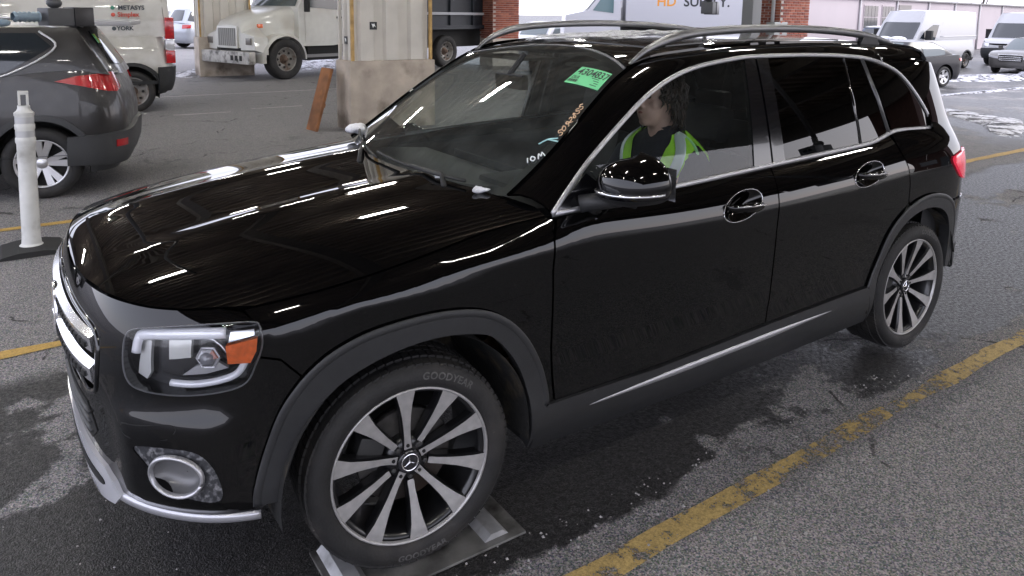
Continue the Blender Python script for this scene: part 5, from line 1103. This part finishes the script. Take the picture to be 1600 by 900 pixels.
for x, dz_ in ((0, .5), (-6.0, .5)):
    for s in (1, -1): road_wheel(tr, x, s*1.0, .5, 'steel', .30, .58)
# --- cars on the open lot
def lot_car(name, lab, cat, x, y, rz, paint, kind, gl=None, grp='vehicles parked on the open lot'):
    r = thing(name, lab, cat, (x, y, gz(x, y)), rz, grp)
    if kind == 'sedan':
        R = gen_car(r, paint, 4.75, 1.84, (1.42,-1.40), .335, [(2.375,.62),(2.1,.78),(1.2,.92),(0,.96),(-1.4,1.00),(-2.1,1.02),(-2.375,.96)], (1.05,.25,-1.15,-1.95), 1.44, 'alloy', gl or CARGL2, None, [[(3.2,.08),(3.9,.06),(3.9,.86),(3.55,.86)], [(3.98,.06),(4.75,.10),(5.05,.4),(4.85,.86),(3.98,.86)]], tum=.2)
        ring, GHs, dz, sx = R
        for mrr in (False, True):
            panel('tail_light', ring, [(sx(-2.0),.93),(ring.smax-.55,.93),(ring.smax-.55,.82),(sx(-2.05),.84)], WRED, r, off=.012, res=.08, flange=.01, mirror=mrr); panel('headlight', ring, [(sx(1.85),.72),(.45,.62),(.45,.70),(sx(1.75),.80)], LCLR, r, off=.01, res=.08, flange=.01, mirror=mrr)
            sg = -1 if mrr else 1; MB().box((.62,sg*.88-.02,.98), (.78,sg*.98+.02,1.10), None, .03).build('door_mirror', paint, r, auto=50)
    elif kind == 'suv':
        R = gen_car(r, paint, 4.6, 1.86, (1.35,-1.35), .35, [(2.3,.80),(2.0,.95),(1.0,1.03),(-2.0,1.10),(-2.3,1.05)], (1.0,.2,-1.9,-2.24), 1.68, 'alloy', gl or CARGL, None, [[(3.2,.08),(3.95,.06),(3.95,.86),(3.5,.86)], [(4.03,.06),(4.7,.06),(4.7,.86),(4.03,.86)], [(4.78,.06),(5.3,.2),(5.2,.8),(4.78,.86)]], tum=.16)
        ring, GHs, dz, sx = R
        for mrr in (False, True): panel('tail_light', ring, [(sx(-1.95),1.02),(ring.smax-.7,1.02),(ring.smax-.7,.85),(sx(-2.0),.88)], WRED, r, off=.012, res=.08, flange=.01, mirror=mrr)
    elif kind == 'van':
        R = gen_car(r, paint, 6.0, 2.05, (2.0,-2.05), .35, [(3.0,.98),(2.8,1.14),(2.2,1.30),(1.2,1.30),(-3.0,1.30)], (2.42,1.45,-2.95,-3.0), 2.52, 'steel', gl or CARGL, mat('van_bumper_black', (.02,.021,.023), .6), [[(3.02,.05),(3.62,.0),(3.62,.52),(3.40,.52),(3.1,.25)]], tum=.13, rear_win=False, cladz=.48, z0=.34, wind=(.02,.60))
        ring, GHs, dz, sx = R
        for mrr in (False, True):
            sg = -1 if mrr else 1; MB().box((1.55,sg*1.0-.0,1.30), (1.72,sg*1.26,1.70), None, .03).build('door_mirror', UNDER, r, auto=50)
            panel('headlight', ring, [(sx(2.55),1.02),(.55,.90),(.55,1.06),(sx(2.35),1.16)], LCLR, r, off=.012, res=.08, flange=.01, mirror=mrr)
            strip('door_seam', GHs, [(3.70,-.02),(3.72,.3),(3.74,.62)], .014, .003, mat('van_seam', (0,0,0)), r, mirror=mrr); strip('side_crease', GHs, [(u, .12) for u in np.linspace(3.75,5.6,12)], .05, .012, paint, r, mirror=mrr)
        panel('front_bumper', ring, [(0,.86),(.6,.84),(sx(2.5),.80),(sx(2.45),.36),(0,.34)], mat('van_bumper_black', (0,0,0)), r, both=True, off=.03, res=.1, flange=.04)
    return r, R
PW = mat('lot_white_paint', (.36,.36,.37), .35, 0, .4); PD = mat('lot_charcoal_paint', (.010,.010,.014), .35, 0, .15, spec=.3); PS = mat('lot_silver_paint', (.11,.105,.10), .35, .5, .3); PR = mat('lot_red_paint', (.45,.03,.03), .35, 0, .5); PB = mat('lot_blue_paint', (.03,.05,.10), .35, .2, .5)
lot_car('parked_sedan', 'dark charcoal sedan parked just behind the suv tail', 'sedan', -22.9,-10.5, math.radians(-10), PD, 'sedan')
pv, _ = lot_car('parked_van', 'white cargo van with snow on its hood, left of the two high roof vans', 'van', -33.2,-14.9, math.radians(0), PW, 'van')
lot_car('parked_van', 'white cargo van cut by the right picture edge', 'van', -41.5,-13.9, math.radians(0), PW, 'van')
r, R = lot_car('parked_sedan', 'silver sedan with wide chrome grille at the right picture edge', 'sedan', -35.2,-11.3, math.radians(5), PS, 'sedan')
box('grille', (2.33,-.42,.52), (2.40,.42,.78), UNDER, r, .03)
for z in (.56,.63,.70): box('grille_bar', (2.39,-.40,z), (2.415,.40,z+.025), CHROME, r, .005)
box('grille_surround', (2.36,-.45,.78), (2.41,.45,.81), CHROME, r, .01)
mb = MB(); mb.sphere((2.55,.3,1.32), (.35,.35,.12), 14); mb.sphere((2.45,-.35,1.33), (.3,.3,.10), 14); so_ = mb.build('hood_snow', SNOW, None, True); so_.parent = pv
# pickup and cars in the row behind
lot_car('parked_suv', 'dark blue suv with snowy roof behind the brick pier', 'suv', -36.0,-18.6, math.radians(29), PB, 'suv', CARGL)
lot_car('parked_suv', 'white suv partly behind the left high roof van', 'suv', -43.5,-21.0, math.radians(29), PW, 'suv', CARGL2)
lot_car('parked_suv', 'silver suv between the lettered van and the left column', 'suv', -7.1,-32.6, math.radians(200), mat('pale_silver_paint', (.34,.36,.40), .35, .5, .5), 'suv', CARGL)
lot_car('parked_suv', 'red suv far behind the silver suv', 'suv', -8.6,-40.0, math.radians(200), PR, 'suv', CARGL)
lot_car('parked_suv', 'dark suv with snow on its roof behind the truck hood', 'suv', -13.2,-37.0, math.radians(200), PD, 'suv', CARGL)
lot_car('parked_suv', 'white suv seen over the suv roof rail, right of the brick pier', 'suv', -20.9,-27.2, math.radians(29), PW, 'suv', CARGL2)
SNOWROOF = SNOW
for x, y, a in ((-36.0,-18.6,29), (-13.2,-37.0,200)):
    o = MB().grid(lambda u, v: (-.85+u*.95, v*.62, 1.70+.06*(1-u*u)*(1-v*v)), np.linspace(-1,1,9), np.linspace(-1,1,7)).build('roof_snow', SNOW, None, True); o.location = (x, y, gz(x, y)+.03); o.rotation_euler.z = math.radians(a); tag(o, 'snow sheet lying on the roof of the %s' % ('dark blue suv' if a == 29 else 'dark suv behind the truck'), 'snow')
# brick piers, grey steel post and box
pier(-15.4,-9.35, 1.25, .9, math.radians(4), 4.6, 1.0, 2.75, 'red brick pier beside the grey steel post', (0, 3))
pier(-12.55,-18.0, 1.0, .8, math.radians(0), 4.6, .9, 2.6, 'red brick pier behind the dump bed tail', (0, 3))
STG = mat('steel_post_grey', (.16,.165,.17), .5, .3)
sp_ = thing('steel_post', 'grey steel post with cabinet against the brick pier', 'post', (-14.15,-9.2, gz(-14,-9)))
MB().box((-.16,-.16,0), (.16,.16,4.6), None, .01).build('shaft', STG, sp_, auto=40); box('cabinet', (-.95,.1,1.2), (-.45,.35,1.62), mat('cabinet_grey', (.30,.31,.31), .5, .2), sp_, .01); MB().tube([(-.55,.2,1.62), (-.55,.2,4.6)], .045, 10).build('conduit', mat('conduit_white', (.6,.6,.6), .5), sp_, True)
# box truck with supplier lettering
bt = thing('box_truck', 'white box truck with orange and black lettering seen over the suv roof', 'truck', (-21.8,-19.0, -.2), math.atan2(-.56,.83))
BTW = mat('box_truck_white', (.52,.52,.55), .45, 0, .3)
box('cargo_box', (-5.2,-2.4,1.42), (2.05,0,4.4), BTW, bt, .03); box('chassis', (-5.0,-2.0,.8), (4.2,-.4,1.38), UNDER, bt)
MB().prism([(2.25,.7),(2.25,2.9),(2.9,2.95),(3.6,2.05),(4.5,1.85),(4.6,.7)], -2.25, -.1, 1).build('cab', BTW, bt)
MB().prism([(2.55,1.95),(2.55,2.7),(2.95,2.7),(3.40,2.05)], -.098, -.088, 1).build('cab_window', mat('teal_glass', (.10,.17,.18), .08), bt)
MB().add([(3.62,-2.1,2.08),(3.62,-.25,2.08),(2.98,-.3,2.86),(2.98,-2.05,2.86)], [(0,1,2,3)], Matrix.Translation((.03,0,.02))).build('windscreen', mat('teal_glass', (0,0,0)), bt)
for x in (-3.8, 3.6): road_wheel(bt, x, -.35, .48, 'steel', .28, .58); road_wheel(bt, x, -2.05, .48, 'steel', .28, .58)
ORG = mat('letter_orange', (.75,.30,.03), .5)
text_on('lettering', 'HD', .54, lambda a, b: (.42-a, .004, 2.43+b), ORG, bt, .01); text_on('lettering', 'SUPPLY.', .54, lambda a, b: (-1.22-a, .004, 2.43+b), mat('letter_black', (.03,.03,.035), .5), bt, .012)
# low white building with shutter doors on the right
bl = thing('white_building', 'long low white building with glazed garage doors behind the vans', 'building', (-35.97,-21.29, -.5), math.radians(-172.74))
BWH = mat('building_white', (.44,.385,.40), .7, var=.05, vscale=.4); WPIPE = mat('downpipe_white', (.45,.43,.43), .6)
H_ = 3.25
MB().box((-3.0,0,0), (60,12,H_), None).build('wall', BWH, bl)
MB().box((-3.2,-.15,H_), (60.2,12.2,H_+.10), None).build('roof_edge', mat('roof_edge_grey', (.25,.24,.24), .6), bl)
def gdoor(x0, x1, z0, z1, m_, nx, nz):
    d = box('garage_door', (x0,-.04,z0), (x1,.02,z1), m_, bl); w = (x1-x0-.1)/nx; h = (z1-z0-.1)/nz
    for i in range(nx):
        for j in range(nz):
            o = box('door_pane', (x0+.07+i*w,-.055,z0+.08+j*h), (x0+.03+(i+1)*w,-.035,z0+.03+(j+1)*h), CARGL, d)
gdoor(3.85,5.75,.2,2.95, BWH, 4, 4); gdoor(6.25,7.98,.2,2.95, BWH, 4, 4); gdoor(8.65,10.48,.2,3.0, mat('shutter_grey', (.22,.20,.19), .6), 1, 1) if False else box('shutter_door', (8.65,-.05,.2), (10.48,.02,3.0), mat('shutter_grey', (.22,.20,.19), .6), bl)
box('dark_doorway', (10.9,-.04,.2), (12.6,.02,2.4), mat('shutter_grey', (0,0,0)), bl)
for x in (3.3, 8.3, 13.28, 17.98, 23.02, 28.12, 34.2): MB().tube([(x,-.06,0), (x,-.06,H_)], .06, 8).build('downpipe', WPIPE, bl, True)
# bare trees behind the building
BARK = mat('bare_bark', (.10,.085,.075), .9)
def bare_tree(x, y, h, seed, lab):
    rg = random.Random(seed); r = thing('bare_tree', lab, 'tree', (x, y, -.5), 0, 'bare trees beyond the building'); mb = MB(); mb.tube([(0,0,0), (.05,.02,h*.35)], [.16,.11], 7); mb.build('trunk', BARK, r, True); cb = MB()
    def br(p, d, l, rad, k):
        q = p+d*l; cb.tube([p, (p+q)/2+Vector((rg.gauss(0,.04*l), rg.gauss(0,.04*l), .03*l)), q], [rad, rad*.8, rad*.6], 4)
        if k == 0: return
        for _ in range(3 if k > 1 else 4): br(p+d*l*rg.uniform(.5,1), (d+Vector((rg.gauss(0,.5), rg.gauss(0,.5), rg.gauss(.15,.25)))).normalized(), l*rg.uniform(.55,.75), rad*.55, k-1)
    for _ in range(5): br(Vector((.03,.01,h*rg.uniform(.25,.36))), Vector((rg.gauss(0,.5), rg.gauss(0,.5), 1)).normalized(), h*.3, .06, 4)
    cb.build('crown', BARK, r)
bare_tree(-92,-31, 7, 3, 'bare tree over the roof edge at the far right, nearer the corner'); bare_tree(-86,-36, 7.5, 5, 'bare tree over the roof edge, left of the other bare tree')
# brick office at the lane exit, mirrored in the rear side glass
of = thing('brick_office', 'brick office wall past the lane exit, mirrored in the suv rear quarter window', 'building', (-15.0,5.4, 0))
MB().box((-2.6,-.2,0), (-.3,2.4,4.4), None).build('wall', mat('office_brick', (.10,.05,.04), .85, var=.3, vscale=6), of); box('door', (-.3,.0,0), (-.26,.9,2.1), mat('office_door', (.06,.07,.08), .5), of); box('window', (-.3,1.2,1.0), (-.265,2.1,2.0), CARGL, of)
# ------------------------------------------------------------------ driver
def fuse(name, mb, m, parent, vox=.009, smooth=8):
    o = mb.build(name, m, None); md = o.modifiers.new('r', 'REMESH'); md.mode = 'VOXEL'; md.voxel_size = vox; sm = o.modifiers.new('s', 'SMOOTH'); sm.iterations = smooth; sm.factor = .5
    dg = bpy.context.evaluated_depsgraph_get(); me = bpy.data.meshes.new_from_object(o.evaluated_get(dg)); bpy.data.objects.remove(o)
    me.polygons.foreach_set('use_smooth', [True]*len(me.polygons)); me.materials.clear(); me.materials.append(m); return link(bpy.data.objects.new(name, me), parent)
SKIN = mat('skin', (.68,.45,.36), .5, var=.08, vscale=25); NAVY = mat('navy_sweater', (.010,.012,.022), .85, bump=.3, bscale=90); HIVIS = mat('hi_vis_green', (.36,.80,.05), .7, var=.1, vscale=20); REFL = mat('reflective_silver', (.55,.66,.66), .4, .2); HAIR = mat('dark_hair', (.035,.022,.015), .5, var=.4, vscale=60)
PX, PY = -1.47, .37
pe = thing('person', 'person in green high visibility vest sitting at the wheel, seen through the front door window', 'person', (PX, PY, 0))
mb = MB(); hz = 1.335
mb.sphere((-.012,0,hz+.03), (.098,.078,.105), 24); mb.sphere((.030,0,hz-.045), (.068,.060,.075), 20); mb.sphere((.060,0,hz-.095), (.030,.034,.022), 14)   # skull, jaw, chin
mb.tube([(.084,0,hz+.035), (.102,0,hz+.003), (.116,0,hz-.020)], [.011,.014,.016], 10); mb.sphere((.098,.011,hz-.022), .010, 10); mb.sphere((.098,-.011,hz-.022), .010, 10)
mb.tube([(.070,-.04,hz+.045), (.088,0,hz+.05), (.070,.04,hz+.045)], .012, 8); mb.tube([(.077,-.020,hz-.052), (.095,0,hz-.050), (.077,.020,hz-.052)], .008, 8); mb.tube([(.075,-.018,hz-.066), (.092,0,hz-.067), (.075,.018,hz-.067)], .009, 8)
for s in (1, -1): mb.sphere((.052, s*.042, hz-.015), (.026,.024,.026), 12); mb.sphere((-.008, s*.080, hz), (.018,.010,.030), 12)
mb.tube([(-.030,0,hz-.02), (-.035,0,1.20), (-.050,0,1.08)], [.062,.060,.085], 16)
mb.sphere((-.06,0,.92), (.095,.15,.22), 20); mb.sphere((-.02,0,.60), (.13,.17,.10), 18)
def limb(pts, rs): mb.tube(pts, rs, 14); [mb.sphere(p, r_*.98, 12) for p, r_ in zip(pts, rs)]
for s in (1, -1):
    limb([(-.06, s*.165, 1.06), (.12, s*.245, .84), (.37, s*.19, .95)], [.055,.045,.034]); limb([(0, s*.09, .58), (.46, s*.10, .62), (.80, s*.09, .32)], [.085,.062,.045]); limb([(.80, s*.09, .31), (.98, s*.09, .33)], [.042,.036])
    mb.sphere((.42, s*.185, .965), (.045,.022,.040), 12)
    for k in range(4): mb.tube([(.445, s*.19, .985-.021*k), (.485, s*(.180), .992-.021*k), (.490, s*.150, .990-.021*k), (.462, s*.140, .985-.021*k)], [.0095,.009,.0085,.008], 8)
    mb.tube([(.415, s*.172, .995), (.455, s*.158, 1.012), (.485, s*.160, 1.018)], [.011,.010,.009], 8)
fuse('body', mb, SKIN, pe, .006, 3)
for s in (1, -1):
    MB().sphere((.078, s*.031, hz+.022), .0115, 12).build('eye', mat('eye_dark', (.06,.05,.045), .2), pe, True); MB().tube([(.080, s*.014, hz+.052), (.091, s*.03, hz+.058), (.076, s*.052, hz+.050)], [.004,.006,.004], 6).build('eyebrow', HAIR, pe, True)
MB().tube([(.080,-.019,hz-.052), (.103,0,hz-.050), (.080,.019,hz-.052)], .0055, 8).build('lips', mat('lips', (.34,.13,.11), .5), pe, True)
# torso surface used for sweater and vest: angle a from the front (+x) towards the left, height h
_tz = nspl([0,.3,.6,.8,.9,1.0], [.56,.77,.985,1.115,1.165,1.205]); _tx = nspl([0,.3,.6,.8,.9,1.0], [-.02,-.035,-.055,-.06,-.055,-.05]); _td = nspl([0,.3,.6,.8,.9,1.0], [.135,.128,.130,.105,.082,.068]); _tw = nspl([0,.3,.6,.8,.9,1.0], [.18,.185,.215,.215,.14,.074])
def TORSO(a, h):
    a, h = np.broadcast_arrays(np.asarray(a, float), np.asarray(h, float)); return np.stack([_tx(h)+_td(h)*np.cos(a), _tw(h)*np.sin(a), _tz(h)+.012*np.cos(2*a)*0], -1)
mb = MB(); mb.grid(lambda a, h: tuple(TORSO(a, h)), np.linspace(-math.pi, math.pi, 49), np.linspace(0, 1, 26))
for s in (1, -1):
    p = [(-.06, s*.155, 1.09), (-.045, s*.215, 1.05), (.03, s*.24, .93), (.12, s*.252, .84), (.25, s*.225, .885), (.355, s*.192, .945)]; mb.tube(p, [.072,.070,.060,.056,.048,.042], 14)
mb.lathe([(.066,1.200),(.070,1.213),(.064,1.223),(.058,1.213)], 2, 28, Matrix.Translation((-.048,0,0))); mb.build('sweater', NAVY, pe, True)
vest = off_s(TORSO, .016)
for s in (1, -1):
    vp = [(s*.22,.02),(s*.22,.55),(s*.50,.80),(s*.95,.925),(s*1.45,.955),(s*2.0,.95),(s*2.9,.93),(s*2.9,.02)] 
    vp = [(s*.16,.02),(s*.18,.50),(s*.55,.82),(s*.95,.93),(s*1.25,.945),(s*1.55,.90),(s*1.30,.74),(s*1.25,.58),(s*1.5,.45),(s*1.62,.02)]
    panel('vest_front', vest, vp, HIVIS, pe, res=.06, bstep=.05, flange=.006)
    vb = [(s*1.64,.02),(s*1.64,.45),(s*1.85,.60),(s*1.85,.76),(s*1.57,.90),(s*1.9,.955),(s*2.6,.95),(s*3.12,.92),(s*3.12,.02)]; panel('vest_back', vest, vb, HIVIS, pe, res=.08, flange=.006)
    st = cr([(s*.62,.05),(s*.66,.45),(s*.82,.74),(s*1.15,.90),(s*1.5,.93)], 6); strip('reflective_stripe', off_s(TORSO, .019), st, .046, .004, REFL, pe); strip('vest_edge', off_s(TORSO, .018), cr([(s*1.27,.945),(s*1.53,.90),(s*1.30,.74),(s*1.26,.58),(s*1.5,.45)], 6), .014, .004, mat('vest_binding', (.35,.75,.35), .6), pe)
    strip('black_seam', off_s(TORSO, .0215), [(s*.70,.60),(s*.90,.60)] if False else cr([(s*.66,.62),(s*.78,.625),(s*.90,.63)], 4), .020, .004, mat('seam_dark', (.05,.06,.07), .6), pe)
rg = random.Random(5); hb = MB(); hb.sphere((-.030,0,hz+.045), (.096,.084,.102), 24); hb.sphere((-.062,0,hz-.01), (.062,.078,.09), 20)
for k in range(320):
    a = rg.uniform(.75, 2*math.pi-.75); top_ = Vector((-.028+.10*math.cos(a)*.8, .088*math.sin(a), hz+.06+rg.uniform(-.02,.05))); L_ = rg.uniform(.11,.20) if math.cos(a) < .3 else rg.uniform(.05,.09); o_ = Vector((math.cos(a), math.sin(a), 0)); w = rg.uniform(0, 6); pts = []
    for i in range(7): u = i/6; pts.append(top_ + o_*(.004+.014*math.sin(u*2.6)+.012*math.sin(w+u*8)) + Vector((.006*math.sin(w*2+u*7), .012*math.cos(w+u*7), -L_*u)))
    hb.tube(pts, [q_*rg.uniform(.35,.75) for q_ in (.007,.009,.010,.009,.008,.006,.002)], 5)
for k in range(22):
    y_ = rg.uniform(-.055,.055); pts = [Vector((.035+.02*u+.025*math.sin(u*2.2), y_*(1+.25*u), hz+.125-.075*u)) for u in np.linspace(0, 1, 6)]; hb.tube(pts, [.008,.009,.008,.007,.005,.002], 5)
hb.build('hair', HAIR, pe, True)
# ------------------------------------------------------------------ marks and small things on the suv
def ws_frame(y, t, ang, off=.004):
    """local (a, b) -> point on the windscreen; a runs along the given in-plane angle"""
    ca, sa = math.cos(ang), math.sin(ang); S = off_s(WS, off); k = 1/float(np.linalg.norm(WS(y, t+.01)-WS(y, t-.01))/.02)
    return lambda a, b: tuple(float(c_) for c_ in S(y + a*ca - b*sa, t + (a*sa + b*ca)*k))
stc = thing('windscreen_sticker', 'green paper sticker with lot number at the top of the windscreen', 'sticker', (0,0,0))
SG = mat('sticker_green', (.16,.62,.28), .6); INK = mat('sticker_ink', (.02,.03,.025), .6)
sf = ws_frame(.478, .832, math.radians(13), .004); sf2 = ws_frame(.478, .832, math.radians(13), .0052)
mb = MB(); mb.grid(lambda a, b: sf(a, b), np.linspace(-.112,.112,9), np.linspace(-.058,.058,5)); mb.build('paper', SG, stc, True)
text_on('lot_number', '4304837', .060, lambda a, b: sf2(a+.006, b+.024), INK, stc, .0012); text_on('small_print', 'DLR', .026, lambda a, b: sf2(a-.078, b-.016), INK, stc, .0004)
mb = MB()
for k in range(14): x_ = -.106+.0042*k; mb.add([sf2(x_, -.030), sf2(x_+.0022+.001*(k % 3), -.030), sf2(x_+.0022+.001*(k % 3), -.046), sf2(x_, -.046)], [(0,3,2,1)])
mb.build('barcode', INK, stc); mb = MB()
for j, (x0, w_) in enumerate(((.02,.05),(.04,.04),(.055,.03),(.04,.045))): mb.add([sf2(x0, .0-.013*j), sf2(x0+w_, .0-.013*j), sf2(x0+w_, -.004-.013*j), sf2(x0, -.004-.013*j)], [(0,3,2,1)])
mb.build('fine_print', INK, stc)
CHALK = mat('orange_marker', (.72,.48,.30), .7); CHW = mat('white_marker', (.75,.78,.78), .7); CHT = mat('teal_marker', (.35,.60,.60), .7)
def scrawl(name, strokes, fr, m, parent, r=.004):
    mb = MB()
    for st in strokes: mb.tube([fr(*p) for p in cr(st, 5)], r, 5)
    return mb.build(name, m, parent, True)
DIG = {'5': [[(.9,1),(.2,1),(.12,.58),(.55,.62),(.85,.35),(.6,.05),(.1,.08)]], '0': [[(.5,1),(.12,.6),(.3,.05),(.75,.2),(.85,.7),(.5,1)]], '9': [[(.8,.75),(.45,.5),(.2,.75),(.5,1),(.8,.8),(.75,.4),(.6,0)]], '2': [[(.15,.75),(.5,1),(.8,.72),(.4,.3),(.1,.02),(.9,.05)]], '8': [[(.75,.85),(.4,1),(.25,.75),(.75,.35),(.5,0),(.2,.25),(.75,.8)]]}
nm = thing('windscreen_number', 'orange hand written number down the driver side edge of the windscreen', 'writing', (0,0,0))
y0, t0, y1, t1 = .650, .475, .618, .665
for i, ch in enumerate('5092855'):
    u = i/6; yy, tt = y0+(y1-y0)*u, t0+(t1-t0)*u; fr_ = ws_frame(yy, tt, math.radians(58), .006); scrawl('digit', [[((a-.5)*.019, (b-.5)*.030) for a, b in st] for st in DIG[ch]], fr_, CHALK, nm, .0021)
wm = thing('windscreen_letters', 'white marker letters low on the driver side of the windscreen', 'writing', (0,0,0)); fr_ = ws_frame(.660, .285, math.radians(55), .006)
for k, st in enumerate(([[(-.07,-.02),(-.06,.02)]], [[(-.03,.022),(-.045,0),(-.03,-.022),(-.012,0),(-.03,.022)]], [[(.005,-.022),(.02,.022),(.03,-.005),(.045,.024),(.058,-.018)]])): scrawl('letter', [[(a*.5, b*.62) for a, b in q_] for q_ in st], fr_, CHW, wm, .0026)
tm = thing('windscreen_tick', 'pale teal tick mark on the windscreen below the orange number', 'writing', (0,0,0)); scrawl('stroke', [[(-.04,-.01),(-.01,.012),(.03,.016)], [(-.01,.012),(.035,-.002)]], ws_frame(.645,.40, math.radians(30), .006), CHT, tm, .0032)
def lump(name, lab, c, rs, seed, parent=None):
    rg = random.Random(seed); mb = MB()
    for k in range(9): mb.sphere((c[0]+rg.gauss(0, rs*.5), c[1]+rg.gauss(0, rs*.6), c[2]+abs(rg.gauss(0, rs*.3))), (rs*rg.uniform(.4,.75), rs*rg.uniform(.4,.75), rs*rg.uniform(.3,.55)), 10)
    o = fuse(name, mb, SNOW, None, .008, 3); tag(o, lab, 'snow'); return o
q = WS(-.66, .05); lump('snow_lump', 'snow lump in the far lower corner of the windscreen', (q[0]+.01, q[1], q[2]+.02), .045, 3)
q = WS(.62, .03); lump('snow_lump', 'flat bit of snow by the wiper at the near windscreen corner', (q[0]+.03, q[1]-.02, q[2]-.005), .022, 4); lump('snow_lump', 'tiny snow bit on the middle of the hood rear edge', (-.36,.36,1.10), .015, 6)
# frost lying on the far half of the roof
def frost_mat():
    m = bpy.data.materials.new('thin_frost'); t, b, L = nodes(m); tc = N_(t, 'ShaderNodeTexCoord'); o = tc.outputs['Object']; n = noise_n(t, o, 60, 6, .75); n2 = noise_n(t, o, 2.6, 7, .7, .5)
    a = math_n(t, 'MULTIPLY', ramp(t, n2, .36, .55), ramp(t, n, .30, .52)); b.inputs['Base Color'].default_value = (.75,.76,.80,1); b.inputs['Roughness'].default_value = .8; L(math_n(t, 'MULTIPLY', a, .85), b.inputs['Alpha']); return m
from mathutils import noise as mnoise
def FROST(x, y):
    p = ROOF(x, y); x, y = np.broadcast_arrays(np.asarray(x, float), np.asarray(y, float)); h = np.array([max(0, .5+mnoise.fractal((float(a)*5, float(b)*9, 0), 1.0, 2.0, 5)) for a, b in zip(x.ravel(), y.ravel())]).reshape(x.shape)
    p = p.copy(); p[..., 2] += .016*h; return p
fo = panel('roof_frost', FROST, cr([(-1.40,.12),(-1.30,-.25),(-1.36,-.50),(-1.7,-.56),(-2.5,-.57),(-2.75,-.40),(-2.5,-.05),(-1.8,.15)], 5, True), frost_mat(), None, off=.004, res=.035, flange=0); tag(fo, 'thin patchy frost on the far side of the black suv roof', 'frost')

# loose grit lying on the asphalt near the car
pb = MB(); rg = random.Random(11)
for k in range(1500):
    x, y = rg.uniform(-4.5, 1.3), rg.choice((rg.gauss(1.0,.25), rg.uniform(.9,2.2), rg.uniform(-.2,1.2)))
    if abs(y) < .95 and -3.4 < x < .6: y = rg.uniform(.96, 1.6)
    s_ = abs(rg.gauss(0,.0022))+.0018; a = rg.uniform(0, 6.28); c_, d_ = math.cos(a)*s_, math.sin(a)*s_
    pb.add([(x+c_, y+d_, .0015), (x-d_, y+c_, .0015), (x-c_*1.2, y-d_*1.2, .0015), (x+d_, y-c_, .0015), (x+c_*.2, y, .0015+s_*1.1)], [(0,1,4),(1,2,4),(2,3,4),(3,0,4)])
o = pb.build('loose_grit', mat('pale_grit', (.32,.31,.30), .9, var=.5, vscale=400)); tag(o, 'tiny pale stones scattered on the asphalt beside the black suv', 'grit', None, 'stuff')
